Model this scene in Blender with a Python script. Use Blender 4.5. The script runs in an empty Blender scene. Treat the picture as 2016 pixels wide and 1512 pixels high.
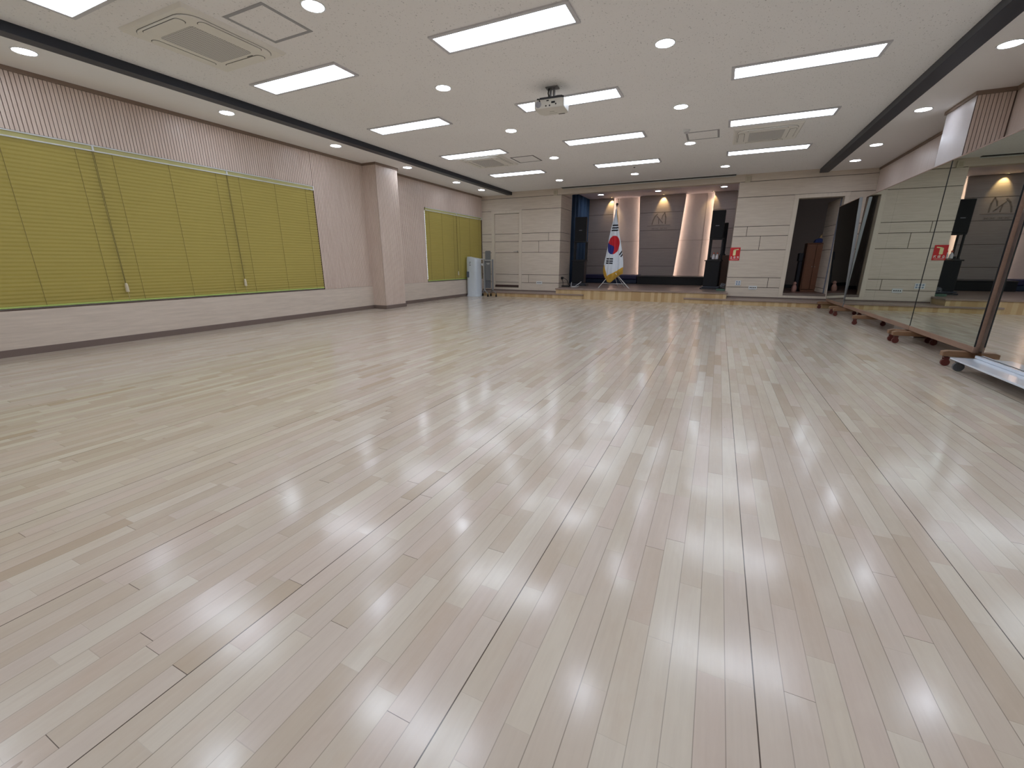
import bpy, bmesh, math, random
from mathutils import Vector, Matrix
random.seed(7)
S = bpy.context.scene
COL = S.collection
PI = math.pi

# ------------------------------------------------------------------ camera, world, exposure
CAMH = 1.0
cam_data = bpy.data.cameras.new('camera')
cam = bpy.data.objects.new('camera', cam_data)
COL.objects.link(cam)
cam.location = (0, 0, CAMH)
cam.rotation_euler = (PI/2 - 0.2805, 0, 0.44108)
cam_data.sensor_fit = 'HORIZONTAL'
cam_data.sensor_width = 36.0
cam_data.lens = 36.0 * 832.8 / 2016.0
cam_data.clip_start = 0.02
S.camera = cam

EXPOSURE = 1.13
PANEL_E = 4.6      # radiance of the flat ceiling panels
DOWN_E = 20.0      # radiance of the round downlights
S.view_settings.view_transform = 'Standard'
S.view_settings.look = 'None'
S.view_settings.exposure = EXPOSURE
S.view_settings.gamma = 1.0
S.view_settings.use_curve_mapping = False

w = bpy.data.worlds.new('world'); S.world = w
w.use_nodes = True
bg = w.node_tree.nodes['Background']
bg.inputs[0].default_value = (0.80, 0.90, 1.0, 1)
bg.inputs[1].default_value = 0.9

# ------------------------------------------------------------------ materials
def lin(c):
    return tuple(((v/255.0)/12.92 if v/255.0 <= 0.04045 else ((v/255.0+0.055)/1.055)**2.4) for v in c)

class NT:
    def __init__(s, name):
        s.m = bpy.data.materials.new(name); s.m.use_nodes = True
        s.t = s.m.node_tree; s.N = s.t.nodes; s.L = s.t.links
        s.b = s.N['Principled BSDF']
    def n(s, typ, **kw):
        o = s.N.new(typ)
        for k, v in kw.items(): setattr(o, k, v)
        return o
    def link(s, a, b): s.L.new(a, b)
    def math(s, op, a, b=None, c=None):
        o = s.n('ShaderNodeMath', operation=op)
        for i, v in enumerate((a, b, c)):
            if v is None: continue
            if isinstance(v, (int, float)): o.inputs[i].default_value = v
            else: s.link(v, o.inputs[i])
        return o.outputs[0]
    def mix(s, f, a, b, blend='MIX'):
        o = s.n('ShaderNodeMix', data_type='RGBA', blend_type=blend)
        for i, v in ((0, f), (6, a), (7, b)):
            if isinstance(v, (int, float)): o.inputs[i].default_value = v
            elif isinstance(v, tuple): o.inputs[i].default_value = (*v[:3], 1)
            else: s.link(v, o.inputs[i])
        return o.outputs[2]
    def obj(s): return s.n('ShaderNodeTexCoord').outputs['Object']
    def noise(s, vec, scale, detail=2.0, rough=.5):
        o = s.n('ShaderNodeTexNoise'); o.inputs['Scale'].default_value = scale
        o.inputs['Detail'].default_value = detail; o.inputs['Roughness'].default_value = rough
        s.link(vec, o.inputs['Vector']); return o.outputs['Fac']
    def mapping(s, vec, sc=(1, 1, 1), loc=(0, 0, 0)):
        o = s.n('ShaderNodeMapping'); s.link(vec, o.inputs[0])
        o.inputs['Scale'].default_value = sc; o.inputs['Location'].default_value = loc
        return o.outputs[0]
    def bump(s, h, strength=.2, dist=.01):
        o = s.n('ShaderNodeBump'); o.inputs['Strength'].default_value = strength
        o.inputs['Distance'].default_value = dist; s.link(h, o.inputs['Height'])
        return o.outputs[0]

MATS = {}
def plain(name, col, rough=.5, metal=0.0, emit=None, es=0.0, coat=0.0, var=.04, spec=.5):
    if name in MATS: return MATS[name]
    t = NT(name); c = lin(col)
    if var > 0:
        f = t.noise(t.obj(), 9.0, 3)
        out = t.mix(f, tuple(x*(1-var) for x in c), tuple(min(1, x*(1+var)) for x in c))
        t.link(out, t.b.inputs['Base Color'])
    else: t.b.inputs['Base Color'].default_value = (*c, 1)
    t.b.inputs['Roughness'].default_value = rough
    t.b.inputs['Metallic'].default_value = metal
    t.b.inputs['Coat Weight'].default_value = coat
    t.b.inputs['Specular IOR Level'].default_value = spec
    if emit:
        t.b.inputs['Emission Color'].default_value = (*emit, 1)
        t.b.inputs['Emission Strength'].default_value = es
    MATS[name] = t.m
    return t.m

def wood(name, c1, c2, axis='x', rough=.5, fine=60.0, var=.5, tint=None):
    """light laminate with streaky grain running along one axis"""
    if name in MATS: return MATS[name]
    t = NT(name); o = t.obj()
    sc = {'x': (1, 14, 14), 'y': (14, 1, 14), 'z': (14, 14, 1)}[axis]
    v = t.mapping(o, sc)
    n1 = t.noise(v, 2.2, 4, .6)
    v2 = t.mapping(o, tuple(s*2.2 if s > 1 else 1.4 for s in sc))
    n2 = t.noise(v2, fine/20, 3, .7)
    f = t.math('ADD', t.math('MULTIPLY', n1, .6), t.math('MULTIPLY', n2, .4))
    f = t.math('MULTIPLY', t.math('SUBTRACT', f, .34), 3.0)
    f = t.n('ShaderNodeClamp').inputs[0].node if False else f
    cl = t.n('ShaderNodeClamp'); t.link(f, cl.inputs[0])
    col = t.mix(cl.outputs[0], lin(c1), lin(c2))
    t.link(col, t.b.inputs['Base Color'])
    t.b.inputs['Roughness'].default_value = rough
    t.link(t.bump(n2, .08, .003), t.b.inputs['Normal'])
    MATS[name] = t.m
    return t.m

def floor_material():
    t = NT('maple_strip_floor'); o = t.obj()
    sx = t.n('ShaderNodeSeparateXYZ'); t.link(o, sx.inputs[0])
    X, Y = sx.outputs[0], sx.outputs[1]
    W = .0645
    u = t.math('DIVIDE', t.math('ADD', X, 20*W*10 + .446), W)
    row = t.math('FLOOR', u)
    fu = t.math('FRACT', u)
    wn = t.n('ShaderNodeTexWhiteNoise', noise_dimensions='1D'); t.link(row, wn.inputs['W'])
    r = wn.outputs['Value']
    wn2 = t.n('ShaderNodeTexWhiteNoise', noise_dimensions='1D'); t.link(t.math('ADD', row, 371.3), wn2.inputs['W'])
    r2 = wn2.outputs['Value']
    ln = t.math('ADD', .32, t.math('MULTIPLY', r, .26))
    # unequal lengths in one row
    wob = t.math('MULTIPLY', t.math('SINE', t.math('ADD', t.math('MULTIPLY', Y, t.math('ADD', 1.7, r2)), t.math('MULTIPLY', r, 40))), .34)
    v = t.math('ADD', t.math('ADD', t.math('DIVIDE', Y, ln), t.math('MULTIPLY', r2, 57)), wob)
    colm = t.math('FLOOR', v); fv = t.math('FRACT', v)
    cmb = t.n('ShaderNodeCombineXYZ'); t.link(row, cmb.inputs[0]); t.link(colm, cmb.inputs[1])
    wb = t.n('ShaderNodeTexWhiteNoise', noise_dimensions='3D'); t.link(cmb.outputs[0], wb.inputs['Vector'])
    tone = wb.outputs['Value']; tcol = wb.outputs['Color']
    ramp = t.n('ShaderNodeValToRGB'); t.link(tone, ramp.inputs[0])
    cr = ramp.color_ramp; cr.interpolation = 'CONSTANT'
    cols = [(.0, (194, 179, 161)), (.08, (199, 184, 168)), (.20, (201, 189, 172)), (.34, (203, 190, 176)), (.46, (206, 195, 178)),
            (.58, (200, 187, 171)), (.70, (208, 198, 182)), (.82, (203, 188, 174)), (.93, (194, 180, 162)), (.98, (187, 170, 149))]
    cr.elements[0].position = 0; cr.elements[0].color = (*lin(cols[0][1]), 1)
    cr.elements[1].position = cols[1][0]; cr.elements[1].color = (*lin(cols[1][1]), 1)
    for p, c in cols[2:]:
        e = cr.elements.new(p); e.color = (*lin(c), 1)
    base = ramp.outputs[0]
    # grain, shifted per board
    off = t.n('ShaderNodeVectorMath', operation='MULTIPLY_ADD')
    t.link(tcol, off.inputs[0]); off.inputs[1].default_value = (7, 7, 7); t.link(o, off.inputs[2])
    g = t.noise(t.mapping(off.outputs[0], (26, 1.6, 1)), 3.0, 5, .62)
    g2 = t.noise(t.mapping(off.outputs[0], (7, 1.3, 1)), 2.0, 3, .6)
    gm = t.math('ADD', t.math('MULTIPLY', g, .55), t.math('MULTIPLY', g2, .45))
    gf = t.math('MULTIPLY', t.math('SUBTRACT', gm, .40), 2.6)
    cl = t.n('ShaderNodeClamp'); t.link(gf, cl.inputs[0])
    base = t.mix(t.math('MULTIPLY', cl.outputs[0], .26), base, lin((160, 141, 126)), 'MIX')
    # cloudy figure within each board, some warmer, some greyer
    g3 = t.noise(t.mapping(off.outputs[0], (4.5, 2.2, 1)), 1.7, 4, .65)
    f3 = t.math('MULTIPLY', t.math('SUBTRACT', g3, .52), 4.0); c3 = t.n('ShaderNodeClamp'); t.link(f3, c3.inputs[0])
    base = t.mix(t.math('MULTIPLY', c3.outputs[0], .34), base, lin((184, 160, 138)))
    f4 = t.math('MULTIPLY', t.math('SUBTRACT', .44, g3), 4.0); c4 = t.n('ShaderNodeClamp'); t.link(f4, c4.inputs[0])
    base = t.mix(t.math('MULTIPLY', c4.outputs[0], .35), base, lin((216, 206, 190)))
    # small knots and mineral streaks
    vo = t.n('ShaderNodeTexVoronoi'); vo.inputs['Scale'].default_value = 2.3
    t.link(t.mapping(o, (2.2, .9, 1)), vo.inputs['Vector'])
    kn = t.math('LESS_THAN', t.math('ADD', vo.outputs['Distance'], t.math('MULTIPLY', g, .09)), .072)
    vs = t.n('ShaderNodeSeparateColor'); t.link(vo.outputs['Color'], vs.inputs[0])
    kn = t.math('MULTIPLY', kn, t.math('GREATER_THAN', vs.outputs[0], .45))
    base = t.mix(t.math('MULTIPLY', kn, .5), base, lin((140, 116, 92)))
    # fine seams, end joints, and the wide expansion gap every tenth board
    edge = t.math('LESS_THAN', t.math('MINIMUM', fu, t.math('SUBTRACT', 1.0, fu)), .017)
    gapv = t.math('MULTIPLY', edge, t.math('ADD', .18, t.math('MULTIPLY', r, .38)))
    ends = t.math('LESS_THAN', t.math('MULTIPLY', fv, ln), .0016)
    endv = t.math('MULTIPLY', ends, t.math('ADD', .12, t.math('MULTIPLY', t.math('GREATER_THAN', tone, .88), .7)))
    u10 = t.math('FRACT', t.math('DIVIDE', u, 10.0))
    d10 = t.math('MINIMUM', u10, t.math('SUBTRACT', 1.0, u10))
    big = t.math('LESS_THAN', d10, .0024)
    dark = t.math('MAXIMUM', t.math('MAXIMUM', gapv, endv), t.math('MULTIPLY', big, .93))
    base = t.mix(dark, base, lin((64, 50, 42)))
    t.link(base, t.b.inputs['Base Color'])
    rr = t.math('ADD', .115, t.math('ADD', t.math('MULTIPLY', tone, .05), t.math('MULTIPLY', g2, .06)))
    t.link(rr, t.b.inputs['Roughness'])
    t.b.inputs['Specular IOR Level'].default_value = .62
    # every board lies at a hair's different tilt, which breaks the reflections
    vm = t.n('ShaderNodeVectorMath', operation='SUBTRACT'); t.link(tcol, vm.inputs[0]); vm.inputs[1].default_value = (.5, .5, .5)
    vm2 = t.n('ShaderNodeVectorMath', operation='MULTIPLY'); t.link(vm.outputs[0], vm2.inputs[0]); vm2.inputs[1].default_value = (.016, .010, 0)
    geo = t.n('ShaderNodeNewGeometry')
    vm3 = t.n('ShaderNodeVectorMath', operation='ADD'); t.link(geo.outputs['Normal'], vm3.inputs[0]); t.link(vm2.outputs[0], vm3.inputs[1])
    nn = t.n('ShaderNodeVectorMath', operation='NORMALIZE'); t.link(vm3.outputs[0], nn.inputs[0])
    bp = t.n('ShaderNodeBump'); bp.inputs['Strength'].default_value = .25; bp.inputs['Distance'].default_value = .002
    t.link(t.math('SUBTRACT', t.math('MULTIPLY', g2, .25), dark), bp.inputs['Height']); t.link(nn.outputs[0], bp.inputs['Normal'])
    t.link(bp.outputs[0], t.b.inputs['Normal'])
    return t.m

def ceiling_material():
    t = NT('speckled_ceiling_board'); o = t.obj()
    n = t.noise(t.mapping(o, (1, .55, 1)), 75.0, 2, .6)
    n2 = t.noise(o, 5.0, 3)
    f = t.math('MULTIPLY', t.math('GREATER_THAN', n, .665), t.math('MULTIPLY', n2, 1.1))
    big = t.noise(o, .8, 3)
    c = t.mix(big, lin((238, 236, 234)), lin((245, 243, 241)))
    c = t.mix(f, c, lin((150, 148, 146)))
    t.link(c, t.b.inputs['Base Color']); t.b.inputs['Roughness'].default_value = .9
    t.link(t.bump(n, .15, .002), t.b.inputs['Normal'])
    return t.m

M_FLOOR = floor_material()
M_CEIL = ceiling_material()
M_SIDECEIL = plain('smooth_ceiling_board', (240, 237, 233), .9, var=.01)
M_WALL = wood('greige_panel_wood', (204, 190, 174), (222, 210, 194), 'x', .55)
M_WALLY = wood('greige_panel_wood_side', (200, 186, 172), (220, 206, 191), 'y', .55)
M_RIB = wood('ribbed_cladding_wood', (212, 190, 176), (228, 210, 197), 'z', .38)
M_RIBD = plain('rib_groove', (96, 76, 66), .8)
M_GAP = plain('panel_gap_dark', (84, 72, 62), .8)
M_STAGEW = wood('taupe_stage_wood', (182, 168, 162), (197, 184, 177), 'x', .5)
M_FRAME = wood('door_frame_wood', (212, 199, 182), (224, 212, 196), 'z', .5)
M_TRIMB = plain('brown_cornice', (140, 120, 106), .6)
M_BASEB = plain('brown_baseboard', (118, 102, 94), .55)
M_BEAM = plain('charcoal_beam_paint', (40, 44, 54), .45)
M_RISER = None
M_TREAD = wood('stage_deck_vinyl', (142, 122, 112), (158, 138, 126), 'x', .28)
M_WHITE = plain('white_plastic', (222, 224, 224), .35)
M_FIXT = plain('fixture_bezel', (204, 203, 206), .5)
M_AC = plain('cassette_plastic', (234, 231, 223), .45)
M_BLACK = plain('black_matte', (13, 14, 18), .6)
M_DARK = plain('dark_grey', (52, 54, 60), .5)
M_CHROME = plain('brushed_metal', (190, 190, 190), .28, 1.0)
M_GREYM = plain('silver_paint', (150, 152, 155), .4, .4)
M_PLASTER = plain('pink_grey_plaster', (205, 195, 192), .8, var=.06)
M_PINKW = wood('pale_wall_laminate', (216, 198, 187), (228, 212, 202), 'z', .35)

def riser_material():
    t = NT('yellow_pine_strips'); o = t.obj()
    sx = t.n('ShaderNodeSeparateXYZ'); t.link(o, sx.inputs[0])
    k = t.math('FLOOR', t.math('DIVIDE', sx.outputs[0], .085))
    wn = t.n('ShaderNodeTexWhiteNoise', noise_dimensions='1D'); t.link(k, wn.inputs['W'])
    c = t.mix(wn.outputs['Value'], lin((184, 152, 108)), lin((216, 192, 150)))
    g = t.noise(t.mapping(o, (30, 1, 3)), 2, 3)
    c = t.mix(t.math('MULTIPLY', g, .3), c, lin((170, 134, 90)))
    t.link(c, t.b.inputs['Base Color']); t.b.inputs['Roughness'].default_value = .35
    return t.m
M_RISER = riser_material()

def emis(name, col, st):
    t = NT(name)
    t.b.inputs['Base Color'].default_value = (.8, .8, .8, 1)
    t.b.inputs['Emission Color'].default_value = (*col, 1)
    t.b.inputs['Emission Strength'].default_value = st
    return t.m
M_PANEL = emis('lit_panel_diffuser', (.785, .865, 1.0), PANEL_E)
M_DOWN = emis('lit_downlight_diffuser', (.785, .865, 1.0), DOWN_E)
M_STRIP = emis('warm_strip_light', (1.0, .74, .58), 9.0)
M_SPOTB = emis('warm_spot_lamp', (1.0, .75, .4), 4.0)

def blind_material():
    t = NT('olive_slat'); o = t.obj()
    n = t.noise(t.mapping(o, (3, 1.2, 20)), 2.5, 3)
    c = t.mix(n, lin((182, 167, 92)), lin((194, 179, 101)))
    t.link(c, t.b.inputs['Base Color']); t.b.inputs['Roughness'].default_value = .48
    return t.m
M_BLIND = blind_material()
M_BLINDRAIL = plain('pale_olive_rail', (190, 184, 122), .4)
M_BOTRAIL = plain('light_green_rail', (176, 200, 110), .4)
M_CORD = plain('olive_cord', (112, 102, 66), .8)
M_CORDW = plain('beige_cord', (214, 204, 176), .8)

def glass():
    t = NT('window_glass')
    t.b.inputs['Transmission Weight'].default_value = 1.0
    t.b.inputs['Roughness'].default_value = .02; t.b.inputs['IOR'].default_value = 1.1
    return t.m
M_GLASS = glass()
def mirror_mat():
    t = NT('silvered_mirror'); n = t.noise(t.obj(), 3.0, 2)
    t.link(t.mix(n, (.62, .68, .62), (.65, .70, .645)), t.b.inputs['Base Color'])
    t.b.inputs['Metallic'].default_value = 1.0; t.b.inputs['Roughness'].default_value = .012
    return t.m
M_MIRROR = mirror_mat()
M_MIRWOOD = wood('mirror_frame_wood', (132, 104, 88), (154, 124, 106), 'y', .4)
M_FOOT = wood('mirror_foot_wood', (120, 88, 64), (150, 116, 88), 'x', .4)

# ------------------------------------------------------------------ mesh helpers
class MB:
    def __init__(s): s.v = []; s.f = []; s.m = []
    def add(s, vs, fs, m=0):
        b = len(s.v); s.v += [tuple(p) for p in vs]
        for f in fs: s.f.append([b+i for i in f]); s.m.append(m)
        return s
    def box(s, x0, x1, y0, y1, z0, z1, m=0):
        vs = [(x0, y0, z0), (x1, y0, z0), (x1, y1, z0), (x0, y1, z0), (x0, y0, z1), (x1, y0, z1), (x1, y1, z1), (x0, y1, z1)]
        return s.add(vs, [(3, 2, 1, 0), (4, 5, 6, 7), (0, 1, 5, 4), (1, 2, 6, 5), (2, 3, 7, 6), (3, 0, 4, 7)], m)
    def prism(s, pts, a0, a1, axis='z', m=0):
        """polygon pts extruded between a0 and a1 along an axis"""
        n = len(pts)
        def P(p, a):
            return {'z': (p[0], p[1], a), 'y': (p[0], a, p[1]), 'x': (a, p[0], p[1])}[axis]
        vs = [P(p, a0) for p in pts] + [P(p, a1) for p in pts]
        fs = [tuple(range(n))[::-1], tuple(range(n, 2*n))] + [(i, (i+1) % n, n+(i+1) % n, n+i) for i in range(n)]
        return s.add(vs, fs, m)
    def cyl(s, p0, p1, r0, r1=None, seg=16, m=0, caps=True):
        if r1 is None: r1 = r0
        p0, p1 = Vector(p0), Vector(p1); d = (p1-p0).normalized()
        a = d.orthogonal().normalized(); b = d.cross(a)
        vs = []
        for p, r in ((p0, r0), (p1, r1)):
            for i in range(seg):
                t = 2*PI*i/seg; vs.append(p+(a*math.cos(t)+b*math.sin(t))*r)
        fs = [(i, (i+1) % seg, seg+(i+1) % seg, seg+i) for i in range(seg)]
        if caps: fs += [tuple(range(seg))[::-1], tuple(range(seg, 2*seg))]
        return s.add(vs, fs, m)
    def tube(s, pts, r, seg=8, m=0):
        pts = [Vector(p) for p in pts]; rings = []
        up = None
        for i, p in enumerate(pts):
            d = (pts[min(i+1, len(pts)-1)]-pts[max(i-1, 0)]).normalized()
            if up is None: up = d.orthogonal().normalized()
            up = (up-d*up.dot(d)).normalized(); b = d.cross(up)
            rr = r if not isinstance(r, (list, tuple)) else r[i]
            rings.append([p+(up*math.cos(2*PI*k/seg)+b*math.sin(2*PI*k/seg))*rr for k in range(seg)])
        vs = [q for R_ in rings for q in R_]; fs = []
        for i in range(len(pts)-1):
            for k in range(seg):
                fs.append((i*seg+k, i*seg+(k+1) % seg, (i+1)*seg+(k+1) % seg, (i+1)*seg+k))
        fs += [tuple(range(seg))[::-1], tuple(range((len(pts)-1)*seg, len(pts)*seg))]
        return s.add(vs, fs, m)
    def lathe(s, prof, c=(0, 0, 0), seg=24, m=0):
        vs = []
        for r, z in prof:
            for i in range(seg):
                t = 2*PI*i/seg; vs.append((c[0]+r*math.cos(t), c[1]+r*math.sin(t), c[2]+z))
        fs = []
        for j in range(len(prof)-1):
            for i in range(seg): fs.append((j*seg+i, j*seg+(i+1) % seg, (j+1)*seg+(i+1) % seg, (j+1)*seg+i))
        fs += [tuple(range(seg))[::-1], tuple(range((len(prof)-1)*seg, len(prof)*seg))]
        return s.add(vs, fs, m)
    def ball(s, c, r, m=0, sc=(1, 1, 1), seg=16):
        prof = [(max(1e-4, r*math.sin(PI*i/10)), -r*math.cos(PI*i/10)) for i in range(11)]
        b = len(s.v); s.lathe(prof, (0, 0, 0), seg, m)
        for i in range(b, len(s.v)):
            p = s.v[i]; s.v[i] = (c[0]+p[0]*sc[0], c[1]+p[1]*sc[1], c[2]+p[2]*sc[2])
        return s
    def build(s, name, mats, parent=None, bevel=0.0, smooth=True, loc=None, seg=2):
        me = bpy.data.meshes.new(name); me.from_pydata(s.v, [], s.f)
        if not isinstance(mats, (list, tuple)): mats = [mats]
        for m in mats: me.materials.append(m)
        for p, mi in zip(me.polygons, s.m): p.material_index = mi
        bm = bmesh.new(); bm.from_mesh(me); bmesh.ops.recalc_face_normals(bm, faces=bm.faces); bm.to_mesh(me); bm.free()
        if smooth:
            me.shade_smooth(); me.set_sharp_from_angle(angle=math.radians(38))
        o = bpy.data.objects.new(name, me); COL.objects.link(o)
        if parent: o.parent = parent
        if loc: o.location = loc
        if bevel > 0:
            b = o.modifiers.new('bevel', 'BEVEL'); b.width = bevel; b.segments = seg; b.limit_method = 'ANGLE'; b.harden_normals = False
        return o

def tag(o, label=None, cat=None, group=None, kind=None):
    if label: o['label'] = label
    if cat: o['category'] = cat
    if group: o['group'] = group
    if kind: o['kind'] = kind
    return o
def thing(name, label, cat, loc=(0, 0, 0), rz=0, group=None):
    o = bpy.data.objects.new(name, None); COL.objects.link(o); o.empty_display_size = .1
    o.location = loc; o.rotation_euler = (0, 0, rz)
    return tag(o, label, cat, group)
def struct(o): o['kind'] = 'structure'; return o
def children(o): return [c for c in bpy.data.objects if c.parent == o]
def copy_tree(o, parent=None):
    c = o.copy(); COL.objects.link(c)
    if parent: c.parent = parent
    for ch in children(o): copy_tree(ch, c)
    return c
def label_only(o, text): o['label'] = text; return o

# ------------------------------------------------------------------ the room
XL, XR, YB, YF = -6.9, 2.88, 12.4, -1.0
ZC, ZS = 3.01, 2.945            # main ceiling, lower side strips
BL0, BL1, BR0, BR1 = -6.0, -5.85, 1.79, 1.96
struct(MB().box(XL-.1, XR+.1, YF-.1, YB+.1, -.1, 0).build('floor', M_FLOOR))
c = struct(MB().box(BL1-.02, BR0+.02, YF, YB+.02, ZC, ZC+.1).build('ceiling', M_CEIL))
MB().box(XL-.05, BL0+.02, YF, YB+.02, ZS, ZS+.165).build('side_strip', M_SIDECEIL, c)
MB().box(BR1-.02, XR+.05, YF, YB+.02, ZS, ZS+.165).build('side_strip', M_SIDECEIL, c)
struct(MB().box(BL0, BL1, YF, YB-.002, 2.925, ZC+.09).build('trim_1', M_BEAM, bevel=.004))
struct(MB().box(BR0, BR1, YF, YB-.002, 2.925, ZC+.09).build('trim_2', M_BEAM, bevel=.004))

# left wall with two window openings, wainscot and fine vertical ribs
W1 = (-.2, 6.08, .50, 2.335); W2 = (9.43, 12.37, .50, 2.335)
lw = MB()
for y0, y1 in ((YF, W1[0]), (W1[1], W2[0]), (W2[1], YB+.02)): lw.box(XL-.2, XL-.006, y0, y1, 0, 3.0, 1)
for a in (W1, W2):
    lw.box(XL-.2, XL-.006, a[0], a[1], 0, a[2], 1); lw.box(XL-.2, XL-.006, a[0], a[1], a[3], 3.0, 1)
PITCH = .0365
def ribs(mb, lo, hi, z0, z1, x):
    n = int((hi-lo)/PITCH)
    for i in range(n+1):
        a = lo+i*PITCH; b = min(a+PITCH-.0065, hi)
        if b-a > .004: mb.box(x-.008, x, a, b, z0, z1, 0)
ribs(lw, YF, W1[0], .49, ZS, XL)
ribs(lw, W1[0], W1[1], W1[3]+.004, ZS, XL)
ribs(lw, W1[1]+.004, 7.37, .49, ZS, XL)
ribs(lw, 8.03, W2[0]-.004, .49, ZS, XL)
ribs(lw, W2[0], YB, W2[3]+.004, ZS, XL)
wallL = struct(lw.build('wall_left', [M_RIB, M_RIBD], smooth=False))
wc = MB()
wc.box(XL-.006, XL+.006, YF, 7.37, .06, .487); wc.box(XL-.006, XL+.006, 8.03, YB, .06, .487)
wc.build('wainscot', M_WALLY, wallL)
pl = MB()   # pilaster
PX0, PY0, PY1 = -6.545, 7.37, 8.03
pl.box(XL-.006, PX0-.008, PY0+.008, PY1-.008, 0, ZS, 1)
n = int((PY1-PY0)/PITCH)
for i in range(n+1):
    a = PY0+i*PITCH; b = min(a+PITCH-.0065, PY1)
    if b-a > .004: pl.box(PX0-.008, PX0, a, b, .06, ZS, 0)
n = int((PX0-XL)/PITCH)
for i in range(n+1):
    a = XL+i*PITCH; b = min(a+PITCH-.0065, PX0-.001)
    if b-a > .004:
        pl.box(a, b, PY0, PY0+.008, .06, ZS, 0); pl.box(a, b, PY1-.008, PY1, .06, ZS, 0)
pl.build('pilaster', [M_RIB, M_RIBD], wallL, smooth=False)
bb = MB()
bb.box(XL, XL+.014, YF, PY0-.014, 0, .078); bb.box(XL, XL+.014, PY1+.014, YB-.6, 0, .078)
bb.box(XL, PX0+.014, PY0-.014, PY0, 0, .078); bb.box(PX0, PX0+.014, PY0, PY1, 0, .078); bb.box(XL, PX0+.014, PY1, PY1+.014, 0, .078)
struct(bb.build('baseboard_left', M_BASEB, smooth=False))
cn = MB()
for y0, y1 in ((YF, PY0-.02), (PY1+.02, YB-.002)): cn.box(XL+.001, XL+.022, y0, y1, ZS-.042, ZS+.004)
cn.box(XL+.001, PX0+.022, PY0-.022, PY0-.001, ZS-.042, ZS+.004); cn.box(PX0+.001, PX0+.022, PY0-.001, PY1+.001, ZS-.042, ZS+.004); cn.box(XL+.001, PX0+.022, PY1+.001, PY1+.022, ZS-.042, ZS+.004)
struct(cn.build('trim_3', M_TRIMB, smooth=False))

# windows
def window(name, a, mull):
    o = MB()
    x0, x1 = XL-.19, XL-.12
    o.box(x0, x1, a[0], a[1], a[2], a[2]+.06); o.box(x0, x1, a[0], a[1], a[3]-.06, a[3])
    for y in [a[0]]+mull+[a[1]-.06]: o.box(x0, x1, y, y+.06, a[2], a[3])
    for y in mull: o.box(XL-.125, XL-.115, y-.03, y+.12, a[2], a[3])  # extra wide strips, added behind the blind joints to block daylight leaks
    wn = struct(o.build(name, M_WHITE, bevel=.003))
    MB().box(XL-.158, XL-.150, a[0]+.02, a[1]-.02, a[2]+.02, a[3]-.02).build('window_glass', M_GLASS, wn)
    MB().box(XL-.2, XL-.03, a[0], a[1], a[2]-.001, a[2]+.012).build('window_sill', M_WHITE, wn)
window('window_1', W1, [1.34, 2.9, 4.48]); window('window_2', W2, [10.86])

# right wall and its pilaster
rw = MB(); rw.box(XR, XR+.2, YF, YB+.02, 0, 3.0)
wallR = struct(rw.build('wall_right', M_PINKW))
p = MB(); RX, RY0, RY1 = 2.53, 7.58, 8.35
p.box(RX+.002, XR, RY0+.008, RY1, 0, ZS, 1)
p.box(RX, RX+.004, RY0, RY1, 0, ZS, 2)
k = RX+.012
while k < XR-.01:
    p.box(k, min(k+.030, XR), RY0, RY0+.010, .02, ZS, 0); k += PITCH
p.build('pilaster', [M_RIB, M_RIBD, plain('satin_white_laminate', (214, 206, 204), .25)], wallR, smooth=False)
cn = MB()
for y0, y1 in ((YF, RY0-.02), (RY1+.02, YB-.002)): cn.box(XR-.022, XR-.001, y0, y1, ZS-.042, ZS+.004)
cn.box(RX-.022, XR-.001, RY0-.022, RY0-.001, ZS-.042, ZS+.004); cn.box(RX-.022, RX-.001, RY0-.001, RY1+.001, ZS-.042, ZS+.004); cn.box(RX-.022, XR-.001, RY1+.001, RY1+.022, ZS-.042, ZS+.004)
struct(cn.build('trim_4', M_TRIMB, smooth=False))
struct(MB().box(XL-.2, XR+.2, YF-.2, YF, 0, 3.1).build('wall_front', M_WALL))

# back wall: boards with open joints
ROWS = [(.12, .39), (.39, .63), (.63, 1.285), (1.285, 1.61), (1.61, 1.835), (1.835, 2.5), (2.5, 2.845)]
G = .006
OX0, OX1 = -4.3, .215
YR, YS = 13.4, 16.5            # end of the return walls, stage back wall
SX0, SX1, ZT = -4.85, .80, 3.22   # stage side walls and stage ceiling
D1 = (-6.46, -5.62, .27, 2.42); D2 = (1.485, 2.35, .27, 2.415)
bw = MB()
def boards(x0, x1, rows, joints={}):
    for z0, z1 in rows:
        xs = [x0]+[j for j in joints.get(z0, []) if x0 < j < x1]+[x1]
        for a, b in zip(xs[:-1], xs[1:]):
            bw.box(a+(G if a != x0 else 0), b-(G if b != x1 else 0), YB, YB+.012, z0+G, z1-G, 0)
JL = {1.61: [-4.66], 1.285: [-4.97], .39: [-5.29]}
JR = {1.61: [.51], 1.285: [.82], .39: [1.13]}
fw = .095
boards(XL, D1[0]-fw, ROWS[:6]); boards(D1[1]+fw, OX0, ROWS[:6], JL); boards(XL, OX0, ROWS[6:])
boards(OX1, D2[0]-fw, ROWS[:6], JR); boards(D2[1]+fw, XR, ROWS[:6]); boards(OX1, XR, ROWS[6:])
bw.box(XL, XR, YB-.004, YB+.012, 2.85, 3.02, 0)                       # cornice board across the whole width
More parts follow.
